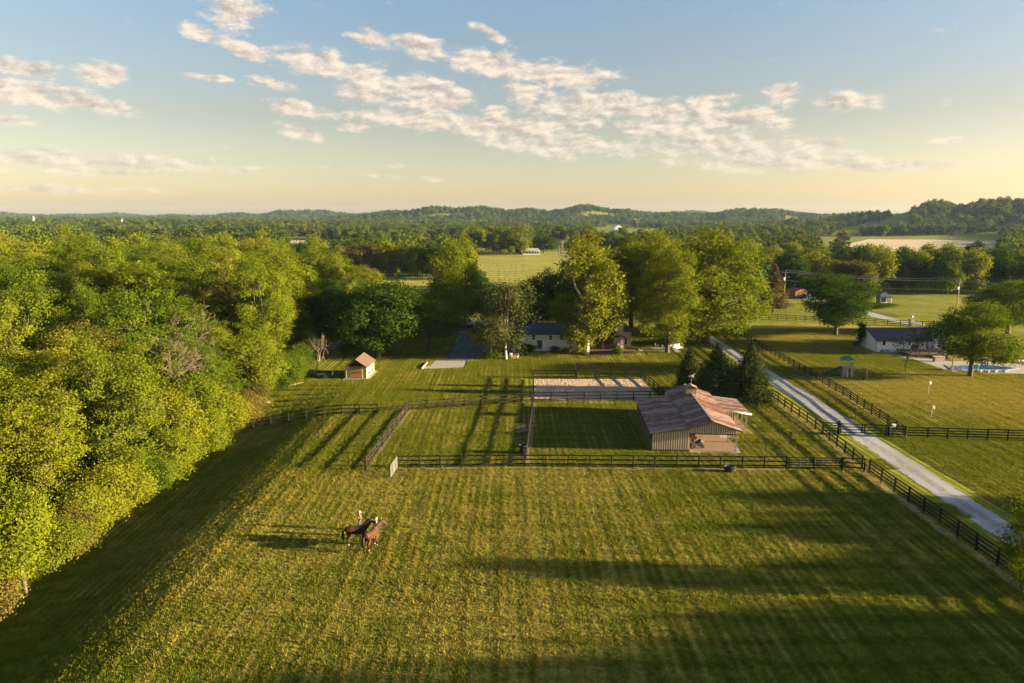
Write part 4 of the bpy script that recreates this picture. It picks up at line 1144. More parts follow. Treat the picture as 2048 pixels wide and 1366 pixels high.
MB().box(4.17, 9.43, .03, .14, 2.02, 2.17).build('bay_header', M['wood'], barn)
MB().box(4.2, 9.4, 7.0, 7.08, .1, 2.75).build('inner_wall', M['barn_in'], barn)
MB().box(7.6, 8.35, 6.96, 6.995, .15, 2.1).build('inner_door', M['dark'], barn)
wall_boards((9.45, 7.1), (9.45, 16.4), 2.62, face=-1)
wall_boards((9.4, 16.45), (4.05, 16.45), lambda s: roof_z(9.4 - s) - .06, face=-1)
wall_boards((4.0, 16.4), (4.0, 14.3), 2.72, face=-1)
wall_boards((4.0, 14.25), (0, 14.25), lambda s: roof_z(4.0 - s) - .06, face=-1)
# left side: stall fronts, half walls with dark openings and posts
for i in range(7):
    y = .06 + i * 2.36
    MB().box(-.07, .07, y - .07, y + .07, 0, 2.24).build('post', M['fence_old'], barn)
for i in range(6):
    y = .06 + i * 2.36
    MB().box(-.03, .03, y + .08, y + 2.28, .1, 1.15).build('stall_half_wall', M['wood'], barn)
for i in range(1, 6): MB().box(.1, 4.1, .06 + i * 2.36 - .03, .06 + i * 2.36 + .03, .05, 1.6).build('stall_partition', M['wood'], barn)
MB().box(9.3, 9.42, .05, .17, 0, 2.58).build('post', M['wood_lt'], barn)
MB().box(9.3, 9.42, 3.6, 3.72, 0, 2.6).build('post', M['wood_lt'], barn)
MB().box(9.28, 9.42, .2, 6.95, 2.45, 2.6).build('beam', M['wood'], barn)
def roof_run(x0, z0, x1, z1, ya, yb, n, xo=0, tag_='roof_panel'):
    w = (yb - ya) / n
    for i in range(n):
        dz = .012 * (i % 2) + RNG.uniform(0, .006)
        p = [(x0, ya + i * w - .03, z0 + dz), (x1, ya + i * w - .03, z1 + dz), (x1, ya + (i + 1) * w, z1 + dz), (x0, ya + (i + 1) * w, z0 + dz)]
        mb = MB().slab(p, .035)
        for k in range(3):
            f = (k + .5) / 3; y = ya + (i + f) * w
            mb.bar((x0, y, z0 + dz + .012), (x1, y, z1 + dz + .012), .03, .025)
        mb.build(tag_, M['rust'], barn)
roof_run(-.35, 2.25, 4.05, 2.85, -.35, 14.5, 16)
roof_run(4.0, 2.93, 6.6, 3.74, -.4, 16.8, 18)
roof_run(9.85, 2.66, 6.6, 3.735, -.4, 16.8, 18)
roof_run(9.55, 2.70, 13.05, 2.30, 7.75, 14.9, 8)
MB().bar((6.6, -.42, 3.775), (6.6, 16.82, 3.775), .3, .04).build('ridge_cap', M['rust'], barn)
MB().slab([(-.36, -.40, 2.22), (4.04, -.40, 2.82), (4.04, -.36, 2.82), (-.36, -.36, 2.22)], .16).build('barge_board', M['wood'], barn)
MB().slab([(4.0, -.46, 2.90), (6.6, -.46, 3.70), (6.6, -.42, 3.70), (4.0, -.42, 2.90)], .17).build('barge_board', M['wood'], barn)
MB().slab([(6.6, -.46, 3.70), (9.86, -.46, 2.62), (9.86, -.42, 2.62), (6.6, -.42, 3.70)], .17).build('barge_board', M['wood'], barn)
MB().tube([(9.62, 7.70, 2.64), (11.3, 7.70, 2.50), (13.05, 7.70, 2.25)], .10, 8).build('gutter', M['galv'], barn, True)
for y in (8.75, 10.75, 12.8, 14.6): MB().box(12.72, 12.88, y - .08, y + .08, 0, 2.27).build('porch_post', M['wood_lt'], barn)
wall_boards((9.5, 7.95), (11.2, 7.95), 2.45)
MB().box(9.5, 12.95, 7.6, 14.9, .0, .06).build('porch_floor', M['dirt'], barn)
# cupola and weathervane
cu = MB().box(5.95, 7.25, 12.0, 13.3, 3.3, 4.35).build('cupola', M['barn_board'], barn)
for i in range(6):
    x = 5.99 + i * .244
    MB().box(x - .05, x + .05, 11.955, 11.998, 3.55, 4.33).build('batten', M['batten'], cu); MB().box(7.252, 7.29, 12.0 + i * .25, 12.1 + i * .25, 3.45, 4.33).build('batten', M['batten'], cu)
MB().prism([(5.8, 4.36), (6.6, 4.72), (7.4, 4.36), (7.4, 4.30), (6.6, 4.65), (5.8, 4.30)], 11.85, 13.45).build('cupola_roof', M['rust'], cu)
wv = MB().tube([(6.6, 12.6, 4.7), (6.6, 12.6, 5.75)], .025, 6).build('weathervane', M['galv_dark'], barn)
MB().tube([(6.15, 12.6, 5.35), (7.05, 12.6, 5.35)], .02, 5).build('vane_arm', M['galv_dark'], wv)
hv = MB().tube([(6.28, 12.6, 5.86), (6.55, 12.6, 5.92), (6.8, 12.6, 5.93)], [(.05, .10), (.06, .13), (.05, .10)], 8)
hv.tube([(6.8, 12.6, 5.95), (6.92, 12.6, 6.15), (7.02, 12.6, 6.14)], [.07, .05, .03], 6)
for x in (6.3, 6.42, 6.72, 6.84): hv.tube([(x, 12.6, 5.84), (x + .05, 12.6, 5.66)], [.03, .015], 5)
hv.tube([(6.28, 12.6, 5.9), (6.16, 12.6, 5.78)], [.03, .015], 5)
hv.build('running_horse_figure', M['trim'], wv, True)
# yard slab and dirt floor of the bay
struct(sheet('barn_floor', ragged([bl(4.2, .15), bl(9.6, .0), bl(9.9, 3.5), bl(9.5, 6.95), bl(4.2, 6.95)], .6, .05, rr), M['dirt'], .012), 'trodden dirt floor of the open barn bay')
sheet('concrete_pad', ragged([bl(4.0, -.55), bl(9.3, -.75), bl(10.0, 0.2), bl(10.05, 3.0), bl(4.0, 3.0)], .6, .06, rr), M['concrete'], .006, 'worn concrete edge of the open barn bay')
sheet('concrete_pad', [bl(8.9, 5.2), bl(10.9, 5.0), bl(10.6, 7.6), bl(8.9, 7.6)], M['concrete'], .016, 'white concrete slab beside the barn inner door')
# what stands in and around the barn
def bw(x, y, z=0): return Vector((*bl(x, y), z))
mo = thing('ride_on_mower', 'black and red ride-on mower parked in the open barn bay', 'mower', bw(5.15, 1.5), BARN_YAW + .25)
MB().box(-.75, .75, -.35, .35, .28, .55).build('deck', M['black'], mo); MB().tube([(.2, 0, .6), (.55, 0, .72), (.9, 0, .62)], [(.3, .18), (.34, .26), (.25, .2)], 10).build('hood', M['black'], mo, True); MB().box(-.74, -.73, -.2, .2, .62, .8).build('rear_reflector', M['red'], mo)
MB().box(-.62, -.15, -.26, .26, .56, .72).box(-.72, -.6, -.26, .26, .6, 1.1).build('seat', M['black'], mo); MB().tube([(.05, 0, .6), (-.02, 0, 1.05)], .025, 6).tube([(-.02, -.2, 1.06), (-.02, .2, 1.06)], .03, 6).build('steering_wheel', M['black'], mo)
for x, y, r in ((-.5, .45, .32), (-.5, -.45, .32), (.7, .4, .22), (.7, -.4, .22)): MB().tube([(x, y - .1, r), (x, y + .1, r)], r, 12).build('wheel', M['tyre'], mo)
ut = thing('utility_cart', 'small orange and black utility cart behind the mower in the barn bay', 'cart', bw(5.0, 3.4), BARN_YAW)
MB().box(-.5, .6, -.4, .4, .45, .52).box(-.5, .6, -.4, -.36, .52, .85).box(-.5, .6, .36, .4, .52, .85).box(-.5, -.46, -.36, .36, .52, .85).build('tub', M['wood'], ut)
for y in (-.5, .5): MB().tube([(0, y - .06, .3), (0, y + .06, .3)], .3, 12).build('wheel', M['tyre'], ut)
MB().tube([(.6, 0, .5), (1.3, 0, .75)], .03, 6).build('handle', M['black'], ut)
lw = thing('feed_bench', 'low grey wooden bench against the striped front wall of the barn', 'bench', bw(3.55, -.32), BARN_YAW)
MB().box(-.55, .55, -.16, .16, .34, .39).build('seat', M['fence_old'], lw)
for x in (-.45, .45): MB().box(x - .05, x + .05, -.12, .12, 0, .335).build('leg', M['fence_old'], lw)

# trough, barrel, hay feeder
def tub(name, label, p, r, h, sy=1.0, cat='trough', mat=None):
    o = thing(name, label, cat, p)
    mb = MB().lathe([(r * .80, 0), (r * .86, .02), (r, h), (r * 1.06, h + .01), (r * 1.06, h + .05), (r * .94, h + .05), (r * .78, .08), (0.001, .08)], n=20)
    b = mb.build('tub', mat or M['black'], o, True); b.scale = (1, sy, 1)
    return o
w1 = tub('water_trough', 'black rubber water trough standing against the front paddock fence', at(1459, 943.5), .62, .58, .62)
MB().lathe([(.001, .45), (.54, .45)], n=20).build('water', M['water'], w1).scale = (1, .6, 1)
w2 = tub('stock_barrel', 'tall black barrel in the paddock corner by the dividing fence', at(1046.5, 907), .48, .95, 1, 'barrel')
for z in (.3, .62): MB().lathe([(.42 + z * .07, z), (.46 + z * .07, z + .03), (.43 + z * .07, z + .06)], n=20).build('hoop', M['black'], w2)
hf = thing('hay_feeder', 'wire-fronted hay feeder with a dark trough by the dividing fence', 'feeder', at(1031.5, 866.5))
L_ = 1.55
for x in (0, L_): MB().box(x - .035, x + .035, -.035, .035, 0, 1.25).build('upright', M['galv_dark'], hf)
for z in (.62, 1.2): MB().tube([(0, 0, z), (L_, 0, z)], .02, 6).build('rail', M['galv_dark'], hf)
for i in range(9): MB().tube([(.16 * (i + 1), 0, .6), (.16 * (i + 1), 0, 1.2)], .009, 4).build('bar', M['galv_dark'], hf)
MB().box(0.04, L_ - .04, -.45, -.04, .22, .30).box(.04, L_ - .04, -.45, -.41, .30, .52).box(.04, L_ - .04, -.08, -.04, .30, .52).build('trough', M['black'], hf)
tag(MB().ball((0, 0, .14), .14, 12, 8).build('play_ball', M['red'], None, True, at(1242, 933.5)), 'small red ball lying on the grass outside the front fence', 'ball')
cn = thing('marker_flag', 'tiny orange marker flag in the middle of the near paddock', 'flag', at(1319, 1105))
MB().tube([(0, 0, 0), (0, 0, .32)], .012, 5).build('stick', M['galv'], cn); MB().slab([(0, 0, .42), (.16, 0, .40), (.16, .01, .28), (0, .01, .28)], .02).build('flag', M['orange'], cn)
cn = thing('marker_flag', 'tiny red marker flag in the horses\' long shadows', 'flag', at(617, 1087))
MB().tube([(0, 0, 0), (0, 0, .3)], .012, 5).build('stick', M['galv'], cn); MB().slab([(0, 0, .38), (.14, 0, .36), (.14, .01, .26), (0, .01, .26)], .02).build('flag', M['red'], cn)
rg_ = at(1725.5, 921); tag(MB().box(-.05, .05, -.14, -.09, 1.08, 1.26).build('reflector', M['red'], None, False, (C_FRONT_R.x - .05, C_FRONT_R.y - .02, 0)), 'small red marker plate on the paddock corner post', 'marker')
# timber arch of the sand ring
ar = thing('timber_arch', 'plain dark timber arch over the entrance of the sand ring', 'arch', at(1153, 757.5))
aw = (at(1189, 757.5) - at(1153, 757.5)).length; ah = atY(1153, 724, at(1153, 757.5).y).z
for x in (0, aw): MB().box(x - .1, x + .1, -.1, .1, -.1, ah - .1).build('post', M['fence'], ar)
MB().box(-.45, aw + .45, -.11, .11, ah - .098, ah + .13).build('lintel', M['wood'], ar)
MB().box(.3, aw - .3, -.02, .02, ah - .32, ah - .22).build('name_board', M['wood'], ar)

# ------------------------------------------------------------------ garden shed
SA, SB, SCn = at(692, 757.5), at(734, 757.5), at(752, 738)
shed = thing('garden_shed', 'buff garden shed with orange double doors and a brown gable roof', 'shed', SA, math.atan2((SB - SA).y, (SB - SA).x) - .02)
sw = (SB - SA).length; sdp = 5.6; se = atY(734, 733, SB.y).z; sr = atY(711, 720, SB.y).z + .1
SHED_FOOT = [(SA.x - .3, SA.y - .4), (SB.x + .5, SB.y - .4), (SB.x + .5, SB.y + sdp + .3), (SA.x - .3, SA.y + sdp + .3)]
MB().box(-.35, sw + .45, -.35, sdp + .35, -.05, .08).build('gravel_base', M['concrete'], shed)
MB().box(0, .08, 0, sdp, .08, se).build('wall', M['shed_wall'], shed); MB().box(sw - .08, sw, 0, sdp, .08, se).build('wall', M['shed_wall'], shed)
for y in (0, sdp - .08): MB().prism([(0.001, .08), (sw - .001, .08), (sw - .001, se), (sw / 2, sr), (.001, se)], y + .001, y + .079).build('gable_wall', M['shed_wall'], shed)
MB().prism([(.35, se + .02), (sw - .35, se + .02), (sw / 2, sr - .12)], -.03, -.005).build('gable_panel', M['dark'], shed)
MB().slab([(-.25, -.3, se - .12), (sw / 2, -.3, sr + .06), (sw / 2, sdp + .3, sr + .06), (-.25, sdp + .3, se - .12)], .07).build('roof', M['shed_roof'], shed)
MB().slab([(sw / 2, -.3, sr + .06), (sw + .25, -.3, se - .12), (sw + .25, sdp + .3, se - .12), (sw / 2, sdp + .3, sr + .06)], .07).build('roof', M['shed_roof'], shed)
for k in (0, 1):
    x0 = sw * .22 + k * sw * .28
    d = MB().box(x0 + .02, x0 + sw * .28 - .02, -.05, -.004, .14, se - .08).build('door', M['shed_door'], shed)
    for z in (.14, se * .5, se - .16): MB().box(x0 + .03, x0 + sw * .28 - .03, -.07, -.051, z, z + .08).build('batten', M['wood'], d)
    MB().box(x0 + (sw * .28 - .16 if k == 0 else .06), x0 + (sw * .28 - .08 if k == 0 else .14), -.10, -.071, .95, 1.1).build('handle', M['black'], d)
for x in (.02, sw * .195, sw * .785, sw - .1): MB().box(x, x + .08, -.04, -.003, .09, se - .02).build('corner_trim', M['trim'], shed)
for y in (1.2, 3.9):
    wn = MB().box(sw + .002, sw + .05, y - .35, y + .35, .95, 1.65).build('window', M['white'], shed)
    MB().box(sw + .051, sw + .06, y - .27, y + .27, 1.02, 1.58).build('pane', M['glass'], wn)
    MB().box(sw + .02, sw + .25, y - .38, y + .38, .68, .88).build('flower_box', M['red'], shed)
tr = thing('garden_trailer', 'dark flat trailer with a white tail board in the shade left of the shed', 'trailer', at(652, 755), .1)
MB().box(-1.3, 1.1, -.6, .6, .42, .55).build('bed', M['black'], tr); MB().box(-1.3, 1.1, -.62, -.58, .56, .9).box(-1.3, 1.1, .58, .62, .56, .9).build('side_board', M['black'], tr); MB().box(1.1, 1.16, -.6, .6, .45, .95).build('tail_board', M['white'], tr)
for y in (-.7, .7): MB().tube([(0, y - .07, .32), (0, y + .07, .32)], .32, 12).build('wheel', M['tyre'], tr)
for (bx, by, n, lb) in ((542, 806, 5, 'pile of bleached poles at the edge of the wood above the fence'), (592, 770, 3, 'two pale logs lying at the edge of the wood near the shed')):
    g0 = at(bx, by); t = thing('log_pile', lb, 'logs', g0, .9)
    for i in range(n): MB().tube([(-1.3 + i * .1, i * .17, .09 + .1 * (i % 2)), (1.3, i * .17 + rr.uniform(-.2, .2), .10 + .1 * (i % 2))], [.09, .06], 7).build('log', M['bark_dead'], t)
MB_ = MB().bar((0, 0, 0), tuple(at(854.5, 726.3) - at(843.6, 738.2)), .2, .24); tag(MB_.build('timber_kerb', M['wood_lt'], None, False, at(843.6, 738.2) + Vector((0, 0, .12))), 'pale timber kerb along the left edge of the concrete pad', 'kerb')

# ------------------------------------------------------------------ main house
HYY = 133.0
house = thing('ranch_house', 'low white brick house with dark roof, gabled porch and brick chimney behind the tall trees', 'house', (0, 0, 0))
def hx(px, Y=HYY): return atY(px, 690, Y).x
x0, x1, x2 = hx(1040), hx(1150), hx(1262, 136.5)
ev = atY(1060, 668.5, HYY).z; rz_ = atY(1090, 645, HYY + 5).z
HOUSE_FOOT = [(x0 - 4, HYY - .5), (x1, HYY - .5), (x1, 129.5), (x2 + 2, 129.5), (x2 + 2, 146), (x0 - 4, 146)]
MB().box(x0, x1 + .5, HYY, HYY + 10, 0, ev).build('left_wing_wall', M['white_brick'], house)
MB().box(x1 + .5, x2, HYY + 3.5, HYY + 11, 0, ev).build('main_wall', M['tan_brick'], house)
def hip(name, xa, xb, ya, yb, ze, zr, hipL, hipR, mat, t=.14):
    ym = (ya + yb) / 2
    A = [(xa, ya, ze), (xb, ya, ze), (xb, yb, ze), (xa, yb, ze)]; Rl, Rr = (xa + hipL, ym, zr), (xb - hipR, ym, zr)
    mb = MB(); n = 0
    mb.v = A + [Rl, Rr] + [(p[0], p[1], p[2] - t) for p in A]
    mb.f = [(0, 1, 5, 4), (2, 3, 4, 5), (3, 0, 4), (1, 2, 5), (9, 8, 7, 6), (0, 6, 7, 1), (1, 7, 8, 2), (2, 8, 9, 3), (3, 9, 6, 0)]
    return mb.build(name, mat, house)
hip('left_roof', x0 - .9, x1 + 2.2, HYY - .6, HYY + 10.6, ev + .15, rz_, 4.5, .5, M['shingle'])
hip('main_roof', x1 - 1.0, x2 + .5, HYY + 2.9, HYY + 11.6, ev + .12, rz_ + .5, .4, 2.5, M['shingle_br'])
def window(par, px0, px1, py0, py1, Y, mat='white', sash=True, name='window'):
    a, b = atY(px0, py1, Y), atY(px1, py0, Y)
    w = MB().box(a.x, b.x, Y - .05, Y + .0 - .002, a.z, b.z).build(name, M[mat], par)
    m = .08
    if sash:
        zm = (a.z + b.z) / 2
        for z0, z1 in ((a.z + m, zm - .03), (zm + .03, b.z - m)): MB().box(a.x + m, b.x - m, Y - .06, Y - .051, z0, z1).build('pane', M['glass'], w)
    else: MB().box(a.x + m, b.x - m, Y - .06, Y - .051, a.z + m, b.z - m).build('pane', M['glass'], w)
    return w
window(house, 1063, 1071, 669, 680, HYY); window(house, 1119, 1127, 669, 680, HYY); window(house, 1098, 1105, 670, 680, HYY)
d_ = window(house, 1073.5, 1085, 679.5, 698, HYY, 'galv', False, 'door')
# gabled porch with dark timber, chimney on its right corner
PY = 130.6
pa, pb, pc = atY(1140, 672, PY), atY(1192, 649, PY), atY(1247, 674, PY)
prw = (pc.x - pa.x)
MB().slab([(pa.x, PY, pa.z), (pb.x, PY, pb.z), (pb.x, PY + 7, pb.z), (pa.x, PY + 7, pa.z)], .16).build('porch_roof', M['shingle_br'], house)
MB().slab([(pb.x, PY, pb.z), (pc.x + .4, PY, pc.z - .1), (pc.x + .4, PY + 7, pc.z - .1), (pb.x, PY + 7, pb.z)], .16).build('porch_roof', M['shingle_br'], house)
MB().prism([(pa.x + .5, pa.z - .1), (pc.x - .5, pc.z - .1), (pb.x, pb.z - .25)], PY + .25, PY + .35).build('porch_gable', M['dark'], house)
MB().bar((pa.x, PY - .02, pa.z - .06), (pb.x, PY - .02, pb.z - .06), .06, .26).build('barge_board', M['wood'], house); MB().bar((pb.x, PY - .02, pb.z - .06), (pc.x + .4, PY - .02, pc.z - .16), .06, .26).build('barge_board', M['wood'], house)
DZ = .75
for f in (.02, .32, .62): MB().box(pa.x + prw * f - .1, pa.x + prw * f + .1, PY + .2, PY + .4, DZ, pa.z - .1).build('porch_post', M['wood'], house)
MB().box(pa.x + .3, pc.x - 1, PY + 5.6, PY + 5.8, DZ, pa.z + .2).build('porch_back_wall', M['wood'], house)
MB().box(pa.x, pc.x + 2.4, PY - 1.2, PY + 6.5, DZ - .14, DZ).build('deck', M['wood'], house)
MB().box(pa.x + .1, pc.x + 2.3, PY - 1.05, PY - .95, 0, DZ - .15).build('deck_skirt', M['wood'], house)
for i in range(12):
    x = pa.x + .2 + i * .42
    MB().box(x - .02, x + .02, PY - 1.15, PY - 1.1, DZ, DZ + .9).build('baluster', M['wood'], house)
MB().box(pa.x, pa.x + 5.1, PY - 1.18, PY - 1.07, DZ + .9, DZ + .98).build('handrail', M['wood'], house)
ca, cb = atY(1240, 697, PY + .6), atY(1247, 672, PY + .6)
MB().box(ca.x, cb.x, PY + .3, PY + 1.1, 0, cb.z).build('brick_pier', M['tan_brick'], house)
ct = atY(1240, 641, PY + 1.6).z
ch = MB().box(atY(1233.5, 660, PY + 1.6).x, atY(1246, 660, PY + 1.6).x, PY + 1.2, PY + 2.3, 0, ct).build('chimney', M['tan_brick'], house)
MB().box(atY(1232.5, 660, PY + 1.6).x, atY(1247, 660, PY + 1.6).x, PY + 1.1, PY + 2.4, ct + .001, ct + .15).build('chimney_cap', M['concrete'], ch)
dd = window(house, 1248.5, 1254.5, 675, 693, HYY + 3.5, 'galv', True, 'door')
MB().box(atY(1186, 710, 128.5).x, atY(1222, 710, 128.5).x, 128.2, 129.3, 0, .12).build('front_step', M['concrete'], house)
ac = thing('air_conditioner', 'pale air conditioning unit against the white house wall', 'air conditioner', at(1079.5, 701.5)); MB().box(-.5, .5, -.35, .35, .08, 1.15).build('cabinet', M['galv'], ac); MB().lathe([(.001, 0), (.32, 0), (.34, .02)], n=14).build('fan_grille', M['dark'], ac, False, (0, -.36, .62)).rotation_euler = (R(90), 0, 0)
MB().box(-.55, .55, -.4, .4, 0, .079).build('base', M['concrete'], ac)
for (bx, by, ty, w, kd, lb) in ((1060, 702, 686, 26, 'bush1', 'dark shrub below the left house window'), (1046, 705, 684, 22, 'bush1', 'rounded green shrub at the left corner of the white house'), (1110, 703, 692, 22, 'bush2', 'low shrub against the white wall left of the sycamore'),
        (1236, 711, 694, 26, 'bush1', 'leafy shrub in front of the brick pier of the porch'), (1131, 708, 695, 14, 'bush2', 'small tan shrub at the left end of the deck'), (1272, 705, 694, 12, 'bush0', 'potted bright shrub at the right end of the deck'),
        (975, 716, 702, 26, 'bush1', 'dark hedge clump beside the asphalt drive'), (992, 713, 700, 24, 'bush1', 'dark hedge clump left of the birch trunk'), (1034, 706, 690, 20, 'bush0', 'green bush right of the birch trunk')):
    tree_px(kd, bx, by, ty, w, lb, 'garden_shrub', None, 'shrub')
cv = thing('covered_trailer', 'low blue-grey covered trailer beside the birch trunk', 'trailer', at(1022, 708), .05)
MB().prism([(-1.1, .35), (1.1, .35), (1.1, 1.0), (.8, 1.25), (-.8, 1.25), (-1.1, 1.0)], -.7, .7).build('cover', M['blue_grey'], cv)
for x in (-.7, .7): MB().tube([(x, -.72, .28), (x, -.5, .28)], .28, 12).build('wheel', M['tyre'], cv)
def garden_chair(label, p, rot, mat='wood_lt', s=1.0, group=None):
    c = thing('garden_chair', label, 'chair', p, rot, group); c.scale = (s, s, s)
    MB().box(-.3, .3, -.3, .3, .38, .44).build('seat', M[mat], c); MB().slab([(-.3, .28, 1.0), (.3, .28, 1.0), (.3, .34, 1.0), (-.3, .34, 1.0)], .55).build('backrest', M[mat], c)
    for x in (-.28, .28):
        for y in (-.26, .26): MB().box(x - .03, x + .03, y - .03, y + .03, 0, .379).build('leg', M[mat], c)
        MB().box(x - .05, x + .05, -.32, .3, .6, .64).build('armrest', M[mat], c)
    return c
garden_chair('pale garden chair right of the birch trunk, the left of two', at(1023.5, 717), .5); garden_chair('pale garden chair right of the birch trunk, the right of two', at(1033, 717.5), -.4)
# patio
PATIO_FOOT = P([(1301, 695), (1310, 703.5), (1372, 704.5), (1366, 693)])
sheet('stone_patio', PATIO_FOOT, M['concrete'], .02, 'grey stone patio under the tall trees right of the house')
sheet('garden_path', P([(1272, 699), (1272, 702), (1306, 702.5), (1303, 699.5)]), M['concrete'], .014, 'narrow path from the deck to the patio')
garden_chair('grey garden chair at the left of the stone patio', at(1313, 695.5), 1.2, 'fence_old'); garden_chair('tan garden chair in the middle of the patio', at(1326, 699), 2.0); garden_chair('garden chair behind the pale-trunked patio tree', at(1340, 695), -1.0, 'wood_lt')
sl = thing('swing_seat', 'white cushioned swing seat at the right end of the patio', 'swing seat', at(1356, 700), .5)
MB().box(-.8, .8, -.3, .35, .42, .58).build('cushion', M['white'], sl); MB().slab([(-.8, .35, 1.15), (.8, .35, 1.15), (.8, .48, 1.15), (-.8, .48, 1.15)], .6).build('backrest', M['white'], sl)
for x in (-.9, .9): MB().tube([(x, -.5, 0), (x, 0, 1.7), (x, .5, 0)], .03, 6).build('side_frame', M['galv_dark'], sl)
MB().tube([(-.9, 0, 1.7), (.9, 0, 1.7)], .03, 6).build('top_bar', M['galv_dark'], sl)
fp = tub('fire_bowl', 'dark fire bowl between the patio chairs', at(1331, 694), .5, .35, 1, 'fire bowl')
mb_ = thing('mailbox', 'white mailbox on a post where the asphalt drive meets the lane', 'mailbox', at(949.5, 657)); MB().box(-.06, .06, -.06, .06, 0, 1.0).build('post', M['white'], mb_); MB().prism([(-.15, 1.0), (.15, 1.0), (.15, 1.2), (.08, 1.3), (-.08, 1.3), (-.15, 1.2)], -.3, .3).build('box', M['white'], mb_)
lp = thing('lamp_post', 'thin dark lamp post at the mouth of the asphalt drive', 'lamp post', at(930.5, 661)); MB().tube([(0, 0, 0), (0, 0, 2.3)], .05, 6).build('post', M['black'], lp); MB().lathe([(.001, 2.3), (.14, 2.36), (.17, 2.62), (.02, 2.78)], n=8).build('lantern', M['black'], lp)

# ------------------------------------------------------------------ white house on the right, pool, playset
A_ = at(1753, 703.4); WY = A_.y; WX = A_.x - .1
ez = atY(1754.7, 679.5, WY).z; wr = atY(1732, 654.5, WY + 4.3).z; WL_ = 18.5; WD = 8.6
white = thing('white_house', 'white single-storey house with a long dark roof and big chimney on the right', 'house', (WX, WY, 0), R(-1.5))
WHITE_FOOT = [(WX - .5, WY - .5), (WX + 12, WY - 8), (WX + WL_, WY - 8), (WX + WL_, WY + WD + 1), (WX - .5, WY + WD + 1)]
MB().box(0, WL_, 0, WD, 0, ez - .05).build('wall', M['siding'], white)
for x in (.002, WL_ - .1): 
    MB().slab([(0, 0, 0)] * 4, 0) if False else None
    g = MB(); n = 0
    g.v = [(x, 0.01, ez - .049), (x, WD - .01, ez - .049), (x, WD / 2, wr - .12), (x + .1, .01, ez - .049), (x + .1, WD - .01, ez - .049), (x + .1, WD / 2, wr - .12)]
    g.f = [(0, 2, 1), (3, 4, 5), (0, 3, 5, 2), (1, 2, 5, 4), (0, 1, 4, 3)]
    g.build('gable', M['siding'], white)
MB().slab([(-.35, -.5, ez - .08), (WL_ + .35, -.5, ez - .08), (WL_ + .35, WD / 2, wr), (-.35, WD / 2, wr)], .16).build('roof', M['shingle'], white)
MB().slab([(-.35, WD / 2, wr), (WL_ + .35, WD / 2, wr), (WL_ + .35, WD + .5, ez - .08), (-.35, WD + .5, ez - .08)], .16).build('roof', M['shingle_br'], white)
MB().tube([(-.32, -.52, ez - .2), (-.1, -.1, ez - .45), (-.06, -.06, .1)], .05, 6).build('downpipe', M['galv_dark'], white)
cx0, cx1 = atY(1866, 680, WY - .6).x - WX, atY(1888, 680, WY - .6).x - WX
cz = atY(1875, 652, WY - .6).z
chm = MB().box(cx0, cx1, -1.1, .3, 0, cz).build('chimney', M['white_brick'], white)
MB().box(cx0 - .08, cx1 + .08, -1.18, .38, cz + .001, cz + .14).build('chimney_cap', M['concrete'], chm)
def wwin(px0, px1, py0, py1, name='window', sash=True):
    a, b = atY(px0, py1, WY), atY(px1, py0, WY)
    xa, xb = a.x - WX, b.x - WX
    w = MB().box(xa, xb, -.06, -.003, a.z, b.z).build(name, M['white'], white); m = .09
    zm = (a.z + b.z) / 2
    if name == 'door': MB().box(xa + m, xb - m, -.075, -.061, zm + .05, b.z - m).build('pane', M['glass'], w)
    else:
        for z0, z1 in ((a.z + m, zm - .03), (zm + .03, b.z - m)): MB().box(xa + m, xb - m, -.075, -.061, z0, z1).build('pane', M['glass'], w)
wwin(1762.5, 1772, 680, 702, 'door'); wwin(1796, 1803.5, 680, 688); wwin(1840, 1847.5, 680, 691.5); wwin(1848.5, 1856, 680, 691.5); wwin(1813, 1821, 681, 700, 'door')
MB().box(atY(1760, 700, WY).x - WX, atY(1778, 700, WY).x - WX, -1.6, -.07, 0, .25).box(atY(1762, 700, WY).x - WX, atY(1775, 700, WY).x - WX, -1.0, -.07, .251, .5).build('door_step', M['concrete'], white)
dk0, dk1 = atY(1806, 700, WY - 2.5).x - WX, atY(1880, 700, WY - 2.5).x - WX
dz_ = atY(1812, 706, WY - 4).z
MB().box(dk0, dk1, -5.2, -.08, dz_ - .18, dz_).build('deck', M['wood'], white)
for x in np.linspace(dk0 + .1, dk1 - .1, 5):
    MB().box(x - .08, x + .08, -5.15, -5.0, 0, dz_ + 1.0).build('deck_post', M['wood'], white)
MB().box(dk0, dk1, -5.16, -5.04, dz_ + .92, dz_ + 1.0).build('handrail', M['wood'], white); MB().box(dk0, dk1, -5.13, -5.07, dz_ + .2, dz_ + .26).build('handrail', M['wood'], white)
for x in np.arange(dk0 + .3, dk1 - .2, .32): MB().box(x - .02, x + .02, -5.12, -5.08, dz_ + .26, dz_ + .92).build('baluster', M['wood'], white)
sx_ = (dk0 + dk1) / 2 + 1.4
for i in range(5):
    z = dz_ - (i + 1) * dz_ / 6; MB().box(sx_, sx_ + 1.1, -5.5 - i * .3, -5.22 - i * .3, z - .05, z).build('stair_tread', M['wood'], white)
for x in (sx_ - .05, sx_ + 1.15): MB().bar((x, -5.2, dz_ - .1), (x, -7.0, .05), .05, .25).build('stringer', M['wood'], white)
gr = thing('patio_grill', 'dark covered grill on the deck of the white house', 'grill', (WX + dk0 + 2.4, WY - 2.2, dz_)); MB().tube([(-.5, 0, .7), (-.45, 0, .95), (.45, 0, .95), (.5, 0, .7)], [(.3, .2), (.34, .3), (.34, .3), (.3, .2)], 10).build('hood', M['black'], gr); MB().box(-.45, .45, -.25, .25, 0, .6).build('cart', M['black'], gr)
